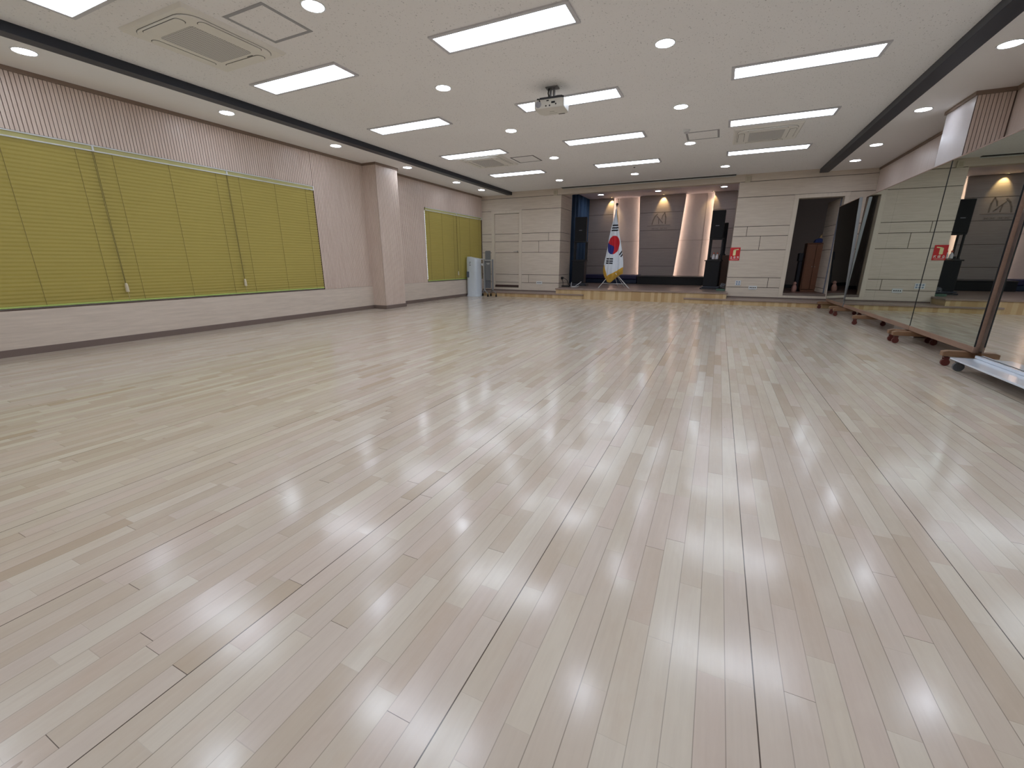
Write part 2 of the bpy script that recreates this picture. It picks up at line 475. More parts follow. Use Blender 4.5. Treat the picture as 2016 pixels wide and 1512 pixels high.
for x0, x1, z0, z1 in ((XL, D1[0]-.02, 0, 3.1), (D1[1]+.02, OX0-.012, 0, 3.35), (D1[0]-.02, D1[1]+.02, D1[3]+.02, 3.1), (D1[0]-.02, D1[1]+.02, 0, D1[2]-.01),
                       (OX1+.012, D2[0]-.02, 0, 3.35), (D2[1]+.02, XR, 0, 3.1), (D2[0]-.02, D2[1]+.02, D2[3]+.02, 3.1), (D2[0]-.02, D2[1]+.02, 0, D2[2]-.01),
                       (OX0-.012, OX1+.012, 2.86, 3.35)):
    bw.box(x0, x1, YB+.012, YB+.20, z0, z1, 1)
bw.box(OX0, OX1, YB+.002, YB+.2, 2.852, 2.862, 0)
# return wall beside the stage, left
for z0, z1 in [(.27, .39)]+ROWS[1:6]+[(2.5, 2.85), (2.85, 3.3)]:
    bw.box(OX0-.012, OX0, YB+.001, YR, z0+G, z1-G, 2)
    bw.box(OX1, OX1+.012, YB+.001, YR, z0+G, z1-G, 2)
bw.box(SX0-.1, OX0-.012, YR-.1, YR, 0, 3.35, 3); bw.box(OX0-.2, OX0-.012, YB+.2, YR-.1, 0, 3.35, 1)
bw.box(OX1+.012, SX1+.1, YR-.1, YR, 0, 3.35, 3); bw.box(OX1+.012, OX1+.2, YB+.2, YR-.1, 0, 3.35, 1)
bw.box(SX0-.1, SX0, YR, YS+.2, 0, 3.35, 3); bw.box(SX1, SX1+.1, YR, YS+.2, 0, 3.35, 3)
struct(bw.build('wall_back', [M_WALL, M_GAP, M_WALLY, M_STAGEW], smooth=False))

# step ledges in front of the back wall, and the stage
def ledge(name, x0, x1):
    o = struct(MB().box(x0, x1, 11.72, YB+.01, 0, .095).build(name, M_RISER))
    MB().box(x0, x1+(.01 if x1 < 0 else 0), 11.70, YB+.005, .095, .132).build('tread', M_TREAD, o, bevel=.004)
ledge('trim_5', XL+.001, -3.355); ledge('trim_6', -.72, XR)
st = struct(MB().box(-4.16, .24, 11.765, YB, 0, .245).box(OX0, OX1, YB, YR, 0, .245).box(SX0, SX1, YR, YS, 0, .245).build('floor_stage', M_RISER))
MB().box(-4.18, .265, 11.745, YB, .245, .282).box(OX0, OX1, YB, YR, .245, .282).box(SX0, SX1, YR, YS, .245, .282).build('stage_deck', M_TREAD, st, bevel=.003)
sk = MB(); sk.box(XL+.002, OX0+.13, YB-.03, YB-.001, .132, .165); sk.box(OX1+.05, XR, YB-.03, YB-.001, .132, .165)
struct(sk.build('baseboard_back', M_BASEB, smooth=False))

# stage back wall with two light niches
NL = [(-3.71, ZT), (-2.81, ZT), (-2.66, .50), (-3.71, .50)]
NR = [(-1.28, ZT), (-.41, ZT), (-.41, .50), (-1.45, .50)]
def lx(a, b, z): return a[0]+(b[0]-a[0])*(a[1]-z)/(a[1]-b[1])
sw = MB(); SR = [(.27, .50), (.50, .862), (.862, 1.464), (1.464, 2.078), (2.078, 2.668), (2.668, ZT)]
for z0, z1 in SR:
    a, b = z0+G, z1-G
    if z1 <= .501: sw.box(SX0, SX1, YS, YS+.03, z0, z1, 0); continue
    for l0, l1, r0, r1 in ((SX0, SX0, NL[3], NL[0]), (NL[2], NL[1], NR[3], NR[0]), (NR[2], NR[1], SX1, SX1)):
        def e(q0, q1, z): return q0 if isinstance(q0, float) else lx(q1, q0, z)
        sw.prism([(e(l0, l1, a), a), (e(r0, r1, a), a), (e(r0, r1, b), b), (e(l0, l1, b), b)], YS, YS+.03, 'y', 0)
    if True:   # dark backing just behind the joints
        for l0, l1, r0, r1 in ((SX0, SX0, NL[3], NL[0]), (NL[2], NL[1], NR[3], NR[0]), (NR[2], NR[1], SX1, SX1)):
            def e(q0, q1, z, d): return q0 if isinstance(q0, float) else lx(q1, q0, z)+d
            sw.prism([(e(l0, l1, z0, .012), z0), (e(r0, r1, z0, -.012), z0), (e(r0, r1, z1, -.012), z1), (e(l0, l1, z1, .012), z1)], YS+.031, YS+.05, 'y', 1)
stw = struct(sw.build('wall_stage', [M_STAGEW, M_GAP], smooth=False))
nb = MB(); nb.box(SX0, SX1, YS+.16, YS+.2, .2, 3.35)
nb.build('niche_back', M_PLASTER, stw)
ya, yb = YS+.152, YS+.161
nj = MB(); nj.box(-3.8, -2.6, ya, yb, 1.731, 1.738); nj.box(-1.5, -.35, ya, yb, 1.731, 1.738); nj.box(-3.60, -3.594, ya, yb, .5, ZT); nj.box(-.632, -.626, ya, yb, .5, ZT)
nj.build('plaster_joint', plain('plaster_seam_grey', (140, 128, 124), .9), stw)  # thin grey seam lines across the niche plaster
for q in (NL, NR):
    for (t, b_, d) in ((q[0], q[3], -.04), (q[1], q[2], .04)):
        o = MB(); o.prism([(t[0]+d-.008, ZT-.02), (t[0]+d+.008, ZT-.02), (b_[0]+d+.008, .52), (b_[0]+d-.008, .52)], YS+.060, YS+.074, 'y')
        o.build('strip_light', M_STRIP, stw)
MB().box(SX0, SX1, YS+.031, YS+.16, .45, .50).build('niche_ledge', M_PLASTER, stw)
cs = struct(MB().box(SX0, SX1, YB+.19, YS+.2, ZT, ZT+.1).build('ceiling_stage', plain('stage_soffit_paint', (228, 220, 226), .6)))
# faint emblem on the stage wall
lg = MB()
def stroke(pts, wd, y=YS-.006, mb=lg, d=.008):
    for (x0, z0), (x1, z1) in zip(pts[:-1], pts[1:]):
        dx, dz = x1-x0, z1-z0; L = math.hypot(dx, dz) or 1; nx, nz = -dz/L*wd/2, dx/L*wd/2
        ex, ez = dx/L*wd*.3, dz/L*wd*.3
        mb.prism([(x0+nx-ex, z0+nz-ez), (x1+nx+ex, z1+nz+ez), (x1-nx+ex, z1-nz+ez), (x0-nx-ex, z0-nz-ez)], y, y+d, 'y')
stroke([(-1.93, 2.06), (-1.905, 2.17), (-1.865, 2.27), (-1.80, 2.34)], .028)
stroke([(-1.80, 2.28), (-1.74, 2.21), (-1.66, 2.12), (-1.63, 2.09)], .022)
stroke([(-1.755, 2.20), (-1.745, 2.07)], .022)
stroke([(-1.60, 2.37), (-1.655, 2.29), (-1.67, 2.20)], .020)
stroke([(-1.60, 2.37), (-1.565, 2.25), (-1.56, 2.07)], .028)
stroke([(-2.06, 2.015), (-1.74, 2.035), (-1.42, 2.03)], .010)
x = -1.93
for k in range(8):
    if k == 4: x += .03
    stroke([(x, 1.955), (x+.034, 1.955)], .007); stroke([(x, 1.925), (x+.034, 1.925)], .007); stroke([(x+(.004 if k % 2 else .03), 1.955), (x+(.004 if k % 2 else .03), 1.925)], .007)
    x += .052
lg.v = [(x*1.2044, y, 1+(z-1)*1.2044) for x, y, z in lg.v]
tag(lg.build('wall_emblem', plain('emblem_taupe', (144, 131, 124), .5), smooth=False), 'faint taupe emblem of arched strokes over a thin line on the stage back wall', 'emblem')

# projection screen slot along the ceiling edge
so = thing('projection_screen_slot', 'long thin black and white ceiling slot of a roll down screen above the stage', 'screen slot', (-2.07, YB-.10, ZC-.0025))
MB().box(-2.18, 2.18, -.10, .05, -.012, .002).build('slot_opening', M_BLACK, so)
MB().box(-2.20, 2.20, -.115, -.10, -.010, .002).box(-2.18, 2.18, .05, .068, -.030, .002).build('slot_rim', M_WHITE, so)

# ------------------------------------------------------------------ doors
def frame(name, D, depth=.06, lo=.0):
    o = MB(); x0, x1, z0, z1 = D
    o.box(x0-fw, x0, YB-.012, YB+.2, z0-lo, z1+.0); o.box(x1, x1+fw, YB-.012, YB+.2, z0-lo, z1); o.box(x0-fw, x1+fw, YB-.012, YB+.2, z1, z1+.083)
    return struct(o.build(name, M_FRAME, bevel=.003))
d1 = frame('door_1', D1, lo=.12)
MB().box(D1[0], D1[1], YB-.012, YB+.1, D1[2]-.12, D1[2]-.04).build('door_sill', M_FRAME, d1)
MB().box(D1[0], D1[1], YB+.02, YB+.1, D1[2]-.04, D1[2]+.03).build('threshold', plain('dark_red_brown', (72, 44, 40), .5), d1)
dl = MB()
for z0, z1 in [(D1[2]+.03, .39), (.39, .63), (.63, 1.285), (1.285, 1.61), (1.61, 1.835), (1.835, D1[3]-.003)]:
    dl.box(D1[0]+.004, D1[1]-.004, YB+.035, YB+.06, z0+G, z1-G, 0)
dl.box(D1[0]+.004, D1[1]-.004, YB+.045, YB+.075, D1[2]+.03, D1[3]-.003, 1)
leaf = dl.build('door_leaf', [M_WALL, M_GAP], d1, smooth=False)
hd = MB(); hd.cyl((D1[1]-.06, YB+.036, 1.315), (D1[1]-.06, YB-.02, 1.315), .012); hd.tube([(D1[1]-.06, YB-.015, 1.315), (D1[1]-.09, YB-.02, 1.315), (D1[1]-.17, YB-.018, 1.312)], .009); hd.cyl((D1[1]-.06, YB+.036, 1.315), (D1[1]-.06, YB+.026, 1.315), .026)
label_only(hd.build('door_handle', M_CHROME, leaf), 'brushed metal lever handle')

d2 = frame('door_2', D2, lo=.05)
MB().box(D2[0], D2[1], YB-.02, YB+.2, D2[2]-.05, D2[2]).build('threshold', plain('grey_brown_sill', (122, 108, 100), .5), d2)
MB().box(D2[0]-fw, D2[1]+fw, YB-.014, YB+.1, D2[2]-.12, D2[2]-.05).build('door_sill', M_FRAME, d2)
dl = MB()
rows = [(.28, .39), (.39, .63), (.63, 1.285), (1.285, 1.61), (1.61, 1.835), (1.835, 2.405)]
for z0, z1 in rows: dl.box(-.02, .0, 0, .84, z0+G, z1-G, 0)
dl.box(0, .018, 0, .84, .28, 2.405, 1); dl.box(-.022, .02, -.004, .0, .28, 2.405, 2)
leaf = dl.build('door_leaf', [M_WALLY, M_GAP, plain('slate_blue_edge', (104, 108, 122), .5)], d2, smooth=False)
leaf.location = (2.345, YB+.205, 0); leaf.rotation_euler = (0, 0, .10)
hd = MB(); hd.cyl((-.02, .76, 1.3), (-.06, .76, 1.3), .012); hd.tube([(-.055, .76, 1.3), (-.058, .70, 1.3), (-.055, .64, 1.298)], .009)
label_only(hd.build('door_handle', M_CHROME, leaf), 'brushed metal lever handle')

# the dark store room behind the open door
dr = plain('store_room_wall', (128, 112, 104), .8)
sr = MB(); sr.box(.6, .7, YB+.2, 15.2, .2, 2.9); sr.box(3.4, 3.5, YB+.2, 15.2, .2, 2.9); sr.box(.6, 3.5, 15.1, 15.2, .2, 2.9); sr.box(.6, 3.5, YB+.2, 15.2, 2.8, 2.9)
struct(sr.build('wall_storeroom', dr))
struct(MB().box(.6, 3.5, YB+.19, 15.2, .17, .27).build('floor_storeroom', plain('store_room_floor', (128, 98, 90), .4)))
struct(MB().box(.705, 3.395, 15.06, 15.1, .27, .36).build('baseboard_storeroom', M_BLACK))
cb = thing('cupboard', 'brown wooden cupboard standing inside the dark store room doorway', 'cupboard', (2.14, 13.45, .27))
bm_ = plain('orange_brown_wood', (116, 74, 50), .5)
MB().box(-.20, -.18, -.2, .2, 0, 1.17).box(.18, .2, -.2, .2, 0, 1.17).box(-.2, .2, .18, .2, 0, 1.17).box(-.2, .2, -.2, .2, .0, .05).box(-.18, .18, -.18, .18, .56, .58).build('body', bm_, cb, bevel=.003)
MB().box(-.21, .21, -.22, .2, 1.17, 1.19).build('cupboard_top', bm_, cb, bevel=.003)
for s in (-1, 1):
    d_ = MB().box(.004 if s > 0 else -.178, .178 if s > 0 else -.004, -.215, -.2, .06, 1.16).build('door', bm_, cb, bevel=.002)
    MB().cyl((s*.03, -.215, .62), (s*.03, -.235, .62), .009).build('knob', M_CHROME, d_)
bl = plain('royal_blue_cloth', (42, 58, 112), .8)
bx = MB(); bx.prism([(-.10, 0), (.11, 0), (.09, .07), (.02, .12), (-.07, .085)], -.09, .09, 'y')
tag(bx.build('cloth_bundle', bl, bevel=.02, loc=(2.18, 13.42, 1.461)), 'blue folded cloth bundle on top of the store room cupboard', 'cloth')
bx = MB(); bx.prism([(-.06, 0), (.05, 0), (.09, .2), (.03, .26), (-.04, .16)], -.05, .05, 'y')
tag(bx.build('paper_bag', plain('tan_paper', (150, 122, 84), .8), bevel=.008, loc=(2.25, 13.58, 1.461)), 'tan paper bag behind the blue bundle on the store room cupboard', 'bag')
dw = MB(); dw.lathe([(.001, 0), (.045, 0), (.058, .03), (.06, .09), (.045, .15), (.028, .17), (.04, .19), (.042, .215), (.028, .24), (.001, .25)], (0, 0, 0), 20)
tag(dw.build('pink_vase', plain('dusty_pink_glaze', (196, 148, 136), .4), loc=(1.80, 13.15, .27)), 'dusty pink rounded vase on the store room floor beside the cupboard', 'vase')
dw = MB(); dw.box(-.03, .05, -.1, .1, 0, .75); dw.box(-.05, .05, -.12, .12, .75, .95)
tag(dw.build('black_case', plain('black_blue_vinyl', (28, 30, 40), .6), bevel=.012, loc=(1.86, 13.45, .27)), 'tall black case leaning beside the store room cupboard', 'case')

# ------------------------------------------------------------------ ceiling lights
def panel_light(x, y, label, group='flat panel lights on the ceiling', first=[None]):
    if first[0] is None:
        t = thing('ceiling_panel_light', label, 'ceiling light', (x, y, ZC), 0, group)
        L, W, b = .680, .180, .035
        MB().box(-L, L, -W, -W+b, -.014, .001).box(-L, L, W-b, W, -.014, .001).box(-L, -L+b, -W+b, W-b, -.014, .001).box(L-b, L, -W+b, W-b, -.014, .001).build('frame', M_FIXT, t, bevel=.002)
        MB().box(-L+b, L-b, -W+b, W-b, -.010, -.002).build('diffuser', M_PANEL, t)
        first[0] = t
    else:
        t = copy_tree(first[0]); t.location = (x, y, ZC); tag(t, label, 'ceiling light', group)
    return t
order = ['nearest to the stage', 'second from the stage', 'third from the stage', 'fourth from the stage', 'fifth from the stage', 'sixth from the stage', 'at the far end behind the camera']
cols = [(-4.57, 'left row'), (-2.02, 'middle row'), (.55, 'right row')]
for i, y in enumerate((9.95, 7.92, 5.97, 4.06, 2.16, .25)):
    for x, nm in cols:
        yy = y - (.06 if x > 0 and y < 3 else 0)
        panel_light(x, yy, 'bright rectangular panel light in the ceiling, %s, %s' % (nm, order[i]))

def downlight(x, y, z, label, group, first=[None]):
    if first[0] is None:
        t = thing('downlight', label, 'downlight', (x, y, z), 0, group)
        MB().lathe([(.083, .002), (.083, -.004), (.092, -.006), (.098, -.003), (.099, .002)], (0, 0, 0), 32).build('rim', M_WHITE, t)
        MB().lathe([(.001, -.001), (.084, -.001), (.084, -.0045), (.001, -.0045)], (0, 0, 0), 32).build('diffuser', M_DOWN, t)
        first[0] = t
    else:
        t = copy_tree(first[0]); t.location = (x, y, z); tag(t, label, 'downlight', group)
    return t
g = 'round downlights on the main ceiling'
for i, y in enumerate((8.86, 6.85, 4.95, 3.08, 1.2, -.6)):
    downlight(-3.25, y, ZC, 'round white downlight between the left and middle panel rows, %s' % order[i], g)
    downlight(-.72, y, ZC, 'round white downlight between the middle and right panel rows, %s' % order[i], g)
for x, s in ((-3.95, 'left'), (-2.07, 'middle'), (-.14, 'right')):
    downlight(x, 11.2, ZC, 'round downlight just in front of the screen slot, %s of three' % s, g)
g = 'round downlights on the side ceiling strips'
for i, y in enumerate((11.3, 10.0, 8.06, 6.12, 4.25, 2.33, .4)):
    nth = order[i] if i < 7 else 'farthest from the stage'
    if i == 6: nth = 'seventh from the stage'
    downlight(-6.28, y, ZS, 'round downlight in the left side strip above the blinds, %s' % nth, g)
    downlight(2.2, y+.05, ZS, 'round downlight in the right side strip above the mirrors, %s' % nth, g)
for x, s in ((-3.96, 'left'), (-2.08, 'middle'), (-.15, 'right')):
    downlight(x, 15.52, ZT, 'round downlight in the stage soffit, %s of three' % s, 'downlights in the stage soffit')
# warm spots washing the stage back wall
for x, s, en in ((-3.78, 'left niche edge', 6), (-2.00, 'wall above the emblem', 7), (-.45, 'right niche edge', 4)):
    t = thing('spotlight', 'small warm spotlight in the stage soffit over the %s' % s, 'spotlight', (x, YS-.13, ZT), 0, 'warm spotlights along the stage wall')
    MB().lathe([(.022, .002), (.024, -.006), (.036, -.008), (.040, .002)], (0, 0, 0), 24).build('rim', M_BLACK, t)
    MB().lathe([(.001, .0), (.022, .0), (.022, -.003), (.001, -.003)], (0, 0, 0), 16).build('lamp', M_SPOTB, t)
    ld = bpy.data.lights.new('warm_beam', 'SPOT'); ld.energy = en; ld.color = (1, .70, .32); ld.spot_size = 1.25; ld.spot_blend = .6; ld.shadow_soft_size = .015
    lo = bpy.data.objects.new('warm_beam', ld); COL.objects.link(lo); lo.parent = t; lo.location = (0, 0, -.012); lo.rotation_euler = (math.radians(28), 0, 0)

# ------------------------------------------------------------------ things on the ceiling
def rrect(hx, hy, r, n=6, cx=0, cy=0):
    pts = []
    for sx, sy, a0 in ((1, 1, 0), (-1, 1, 90), (-1, -1, 180), (1, -1, 270)):
        for i in range(n+1):
            a = math.radians(a0+90*i/n); pts.append((cx+sx*(hx-r)+r*math.cos(a), cy+sy*(hy-r)+r*math.sin(a)))
    return pts
def ring(mb, outer, inner, z0, z1, m=0):
    n = len(outer)
    vs = [(*p, z0) for p in outer]+[(*p, z0) for p in inner]+[(*p, z1) for p in outer]+[(*p, z1) for p in inner]
    fs = []
    for i in range(n):
        j = (i+1) % n
        fs += [(i, j, n+j, n+i), (2*n+i, 3*n+i, 3*n+j, 2*n+j), (i, 2*n+i, 2*n+j, j), (n+i, n+j, 3*n+j, 3*n+i)]
    mb.add(vs, fs, m)
def grille_mat():
    t = NT('perforated_grille'); o = t.obj()
    sx = t.n('ShaderNodeSeparateXYZ'); t.link(o, sx.inputs[0])
    ry = t.math('DIVIDE', sx.outputs[1], .021)
    fx = t.math('FRACT', t.math('ADD', t.math('DIVIDE', sx.outputs[0], .026), t.math('MULTIPLY', t.math('FLOOR', ry), .5)))
    fy = t.math('FRACT', ry)
    h = t.math('MULTIPLY', t.math('LESS_THAN', t.math('ABSOLUTE', t.math('SUBTRACT', fx, .5)), .30), t.math('LESS_THAN', t.math('ABSOLUTE', t.math('SUBTRACT', fy, .5)), .22))
    t.link(t.mix(h, lin((206, 204, 200)), lin((158, 156, 154))), t.b.inputs['Base Color']); t.b.inputs['Roughness'].default_value = .6
    return t.m
M_GRILLE = grille_mat()
def cassette(x, y, label, rz=0, first=[None]):
    if first[0] is None:
        t = thing('air_conditioner', label, 'air conditioner', (x, y, ZC-.0015), rz, 'ceiling cassette air conditioners')
        o = MB(); n = 28
        A, B_ = rrect(.475, .485, .01), rrect(.455, .465, .01)
        vs = [(*p, .001) for p in A]+[(*p, -.022) for p in B_]; o.add(vs, [(i, (i+1) % n, n+(i+1) % n, n+i) for i in range(n)]+[tuple(range(n, 2*n))])
        o.build('panel', M_AC, t)
        o = MB(); o.prism(rrect(.415, .425, .15), -.034, -.020, 'z'); inner = o.build('inner_cover', M_AC, t, bevel=.004)
        o = MB(); ring(o, rrect(.419, .429, .152), rrect(.415, .425, .15), -.0235, -.0215); o.build('cover_seam', plain('seam_grey', (120, 116, 110), .8), t)
        MB().prism(rrect(.245, .275, .03), -.037, -.033, 'z').build('intake_grille', M_GRILLE, t)
        for (cx, cy, hx, hy) in ((0, -.365, .27, .042), (0, .365, .27, .042), (-.355, 0, .042, .28), (.355, 0, .042, .28)):
            o = MB(); o.prism(rrect(hx, hy, .041, 6, cx, cy), -.0385, -.030, 'z'); v = o.build('air_flap', M_AC, t)
            o = MB(); ring(o, rrect(hx+.005, hy+.005, .045, 6, cx, cy), rrect(hx, hy, .041, 6, cx, cy), -.0348, -.0335); o.build('flap_gap', M_BLACK, v)
        MB().box(.12, .2, .305, .312, -.036, -.034).build('badge', M_DARK, t)
        first[0] = t
    else:
        t = copy_tree(first[0]); t.location = (x, y, ZC-.0015); t.rotation_euler = (0, 0, rz); t['label'] = label
    return t
cassette(-4.64, 3.06, 'large ceiling cassette air conditioner nearest the camera above the green blinds')
cassette(-4.59, 8.57, 'ceiling cassette air conditioner between the two far left panel lights')
cassette(.43, 8.74, 'ceiling cassette air conditioner between the two far right panel lights')
gm = plain('hatch_frame_grey', (158, 158, 162), .5); dkm = plain('hatch_frame_dark', (84, 82, 82), .5)
def hatch(x, y, label, hx=.25, hy=.25, dark=M_DARK):
    t = thing('access_panel', label, 'access panel', (x, y, ZC), 0, 'ceiling access hatches')
    w_ = .03 if dark is gm else .024
    MB().box(-hx, hx, -hy, -hy+w_, -.004, .002).box(-hx, hx, hy-w_, hy, -.004, .002).box(-hx, -hx+w_, -hy+w_, hy-w_, -.004, .002).box(hx-w_, hx, -hy+w_, hy-w_, -.004, .002).build('frame', dark, t)
    MB().box(-hx+w_, hx-w_, -hy+w_, hy-w_, -.002, .002).build('board', M_CEIL, t)

hatch(-3.83, 3.11, 'square ceiling hatch in a grey frame beside the nearest air conditioner', dark=gm)
hatch(-3.80, 8.73, 'square dark framed ceiling hatch beside the far left air conditioner', dark=dkm)
hatch(-.50, 8.42, 'square ceiling hatch beside the far right air conditioner', dark=gm)
t = thing('smoke_detector', 'small round white smoke detector in front of the right ceiling hatch', 'smoke detector', (-.72, 8.0, ZC))
MB().lathe([(.055, .001), (.055, -.012), (.045, -.03), (.001, -.03)], (0, 0, 0), 24).build('base', M_WHITE, t)
MB().lathe([(.032, -.028), (.034, -.045), (.028, -.052), (.001, -.052)], (0, 0, 0), 24).build('sensor_head', M_FIXT, t)
tag(MB().lathe([(.018, .001), (.018, -.01), (.001, -.018)], (0, 0, 0), 16).build('sprinkler_head', M_DARK, loc=(-1.95, 10.44, ZC)), 'tiny dark sprinkler head in the ceiling before the stage', 'sprinkler')

# projector hanging on its mount
t = thing('projector', 'white projector hanging from the ceiling before a panel light', 'projector', (-2.06, 5.50, ZC), .06)
o = MB(); o.box(-.075, .075, -.05, .05, -.012, .001); o.box(-.032, -.012, -.02, .02, -.11, -.01); o.box(.012, .032, -.02, .02, -.11, -.01); o.box(-.035, .035, -.022, .022, -.13, -.10)
mt = o.build('ceiling_mount', plain('mount_grey', (120, 120, 122), .4, .6), t, bevel=.002)
MB().tube([(-.04, -.01, -.005), (-.048, -.014, -.06), (-.040, -.012, -.09), (-.05, -.03, -.125), (-.02, -.07, -.14), (.06, -.10, -.155)], .008).build('cable', M_BLACK, mt)
MB().tube([(.0, -.025, -.11), (.08, -.05, -.112), (.14, -.08, -.125), (.165, -.11, -.155)], .009).build('cable', M_BLACK, mt)
MB().tube([(-.03, -.02, -.11), (-.10, -.06, -.125), (-.14, -.11, -.145), (-.11, -.142, -.175)], .007).build('cable', M_BLACK, mt)
MB().box(-.13, .14, -.10, .06, -.150, -.122).build('mount_plate', M_DARK, t, bevel=.005)
o = MB(); pr = [(-.175, -.135), (.165, -.135), (.178, -.12), (.178, .11), (.15, .14), (-.13, .14), (-.178, .08), (-.185, -.11)]
o.prism(pr, -.250, -.155, 'z'); o.build('housing', plain('projector_white', (216, 213, 204), .4), t, bevel=.012, seg=3)
MB().cyl((-.13, -.130, -.203), (-.13, -.139, -.203), .036, seg=24).build('vent_disc', plain('vent_grey', (160, 160, 166), .6), t)
o = MB()
for cx, cz in ((-.035, -.227), (.01, -.227), (.085, -.217)): o.cyl((cx, -.13, cz), (cx, -.137, cz), .009, seg=12)
o.box(-.03, .0, -.137, -.13, -.180, -.169); o.box(.03, .075, -.137, -.13, -.207, -.187); o.build('ports', M_BLACK, t)
for cx in (-.15, .155): MB().cyl((cx, -.09, -.155), (cx, -.09, -.13), .014).build('mount_foot', M_BLACK, t)
MB().cyl((.09, .13, -.205), (.09, .152, -.205), .032, seg=24).build('lens', M_BLACK, t)
MB().box(-.03, .03, .0, .012, -.2515, -.2495).box(-.05, .05, .06, .064, -.2515, -.2495).build('label', plain('label_grey', (168, 164, 156), .6), t)
MB().box(.05, .13, .115, .135, -.2515, -.2495).build('lens_cover_slot', M_BLACK, t)

# ------------------------------------------------------------------ venetian blinds
def blind(y0, y1, label, seed, tassel=True, z0=.512, z1=2.335):
    g_ = 'olive green venetian blinds'
    t = thing('venetian_blind', label, 'blind', (XL-.018, (y0+y1)/2, z0), 0, g_)
    h = (y1-y0)/2-.0006; H = z1-z0; rnd = random.Random(seed)
    MB().box(-.02, .022, -h, h, H-.06, H-.006).build('headrail', M_BLINDRAIL, t, bevel=.002)
    MB().box(.020, .034, -h, h, H-.014, H-.002).box(.020, .034, -h, h, H-.072, H-.060).box(-.02, .036, h-.018, h, H-.072, H-.002).build('headrail_trim', M_WHITE, t)
    o = MB(); z = .026; P_ = .0425; k = 0
    while z < H-.075:
        a = math.radians(71+rnd.uniform(-1.5, 1.5)-2); hw = .0248
        if z > H-.13: a = math.radians(74)
        dx, dz = hw*math.cos(a), hw*math.sin(a); cx = rnd.uniform(-.0006, .0006)
        # thin slightly crowned slat
        nx, nz = math.sin(a), -math.cos(a)
        n1 = (cx+dx, z+dz); n3 = (cx-dx, z-dz); n2 = (cx+.0035*nx, z+.0035*nz*.3)
        th = .0024
        sag = rnd.uniform(-.0008, .0008)
        vs = []
        for yy in (-h, h):
            for (qx, qz) in (n1, n2, n3): vs.append((qx+.001, yy, qz+(sag if yy > 0 else 0)))
            for (qx, qz) in (n3, n2, n1): vs.append((qx-th, yy, qz+(sag if yy > 0 else 0)))
        o.add(vs, [(0, 1, 7, 6), (1, 2, 8, 7), (2, 3, 9, 8), (3, 4, 10, 9), (4, 5, 11, 10), (5, 0, 6, 11), (0, 5, 4, 3, 2, 1), (6, 7, 8, 9, 10, 11)])
        z += P_; k += 1
    o.build('slats', M_BLIND, t, smooth=False)
    MB().box(-.014, .014, -h, h, .0, .018).build('bottom_rail', M_BOTRAIL, t, bevel=.003)
    for fy in (-.78, 0, .78):
        if abs(h) > .7 or fy != 9:
            c_ = MB(); zz = .01; pts = []
            while zz < H-.06:
                pts.append((.0125+.004*math.cos(zz/P_*2*PI), fy*h, zz)); zz += P_/2
            c_.tube(pts, .0018, 5); c_.build('ladder_cord', M_CORD, t)
    if tassel:
        c_ = MB()
        for dy in (0, .012): c_.tube([(.030, h-.012-dy, H-.06), (.032, h-.014-dy, H*.6), (.031, h-.006-dy*.6, .20)], .0022, 5)
        cc = c_.build('lift_cord', M_CORD, t)
        MB().lathe([(.005, .055), (.015, .045), (.019, .0), (.020, -.055), (.001, -.057)], (.032, h-.008, .175), 12).build('tassel', M_CORDW, cc)
        c_ = MB(); c_.tube([(.031, h-.006, .13), (.030, h-.004, .03)], .0016, 5); c_.build('cord_end', M_CORDW, cc)
    return t
blind(-.199, 1.3795, 'olive blind of the long window, beyond the left photo edge', 1)
blind(1.380, 2.945, 'olive venetian blind of the long window, cut by the left photo edge', 2)
blind(2.945, 4.515, 'olive blind in the middle of the long window, cord tassels at both sides', 3)
blind(4.515, 6.075, 'olive venetian blind of the long window, the one nearest the wooden pilaster', 4, tassel=False)
blind(9.462, 10.925, 'olive blind of the far window, nearer the pilaster, white daylight gap beside it', 5)
blind(10.925, 12.368, 'olive venetian blind of the far window, half behind the white air purifier', 6, tassel=False)

# ------------------------------------------------------------------ wall fittings
def plate(name, x, z, w_, h_, label, cat, holes, hm, hr, y=YB):
    t = thing(name, label, cat, (x, y, z))
    MB().box(-w_/2, w_/2, -.010, .001, -h_/2, h_/2).build('cover_plate', M_WHITE, t, bevel=.002)
    o = MB()
    for hx, hz in holes: o.cyl((hx, -.0115, hz), (hx, -.009, hz), hr, seg=16)
    o.build('sockets', hm, t)
plate('wall_socket', -5.0+.07, .395, .19, .085, 'white four hole outlet plate on the back wall beside the closed door', 'outlet', [(-.055+.037*i, 0) for i in range(4)], M_BLACK, .013)
plate('wall_socket', .82, .385, .185, .095, 'white wide outlet plate with four black holes right of the stage', 'outlet', [(-.055+.037*i, 0) for i in range(4)], M_BLACK, .013)
plate('wall_switch', .478, .492, .125, .125, 'white square plate with four blue grey sockets right of the stage', 'outlet', [(sx*.026, sz*.026) for sx in (-1, 1) for sz in (-1, 1)], plain('blue_grey_socket', (130, 150, 172), .5), .019)
for x, s in ((-4.47, 'left'), (.375, 'right')):
    t = thing('wall_speaker', 'small cream wall unit high up at the %s corner of the stage opening' % s, 'sensor', (x, YB-.005, 2.90), 0, 'small cream wall units')
    MB().box(-.055, .055, -.05, .001, -.065, .065).build('case', plain('cream_plastic', (205, 196, 176), .5), t, bevel=.006)
    MB().box(-.035, .035, -.054, -.049, -.045, .045).build('front_cover', plain('cream_cover', (188, 178, 156), .6), t, bevel=.002)
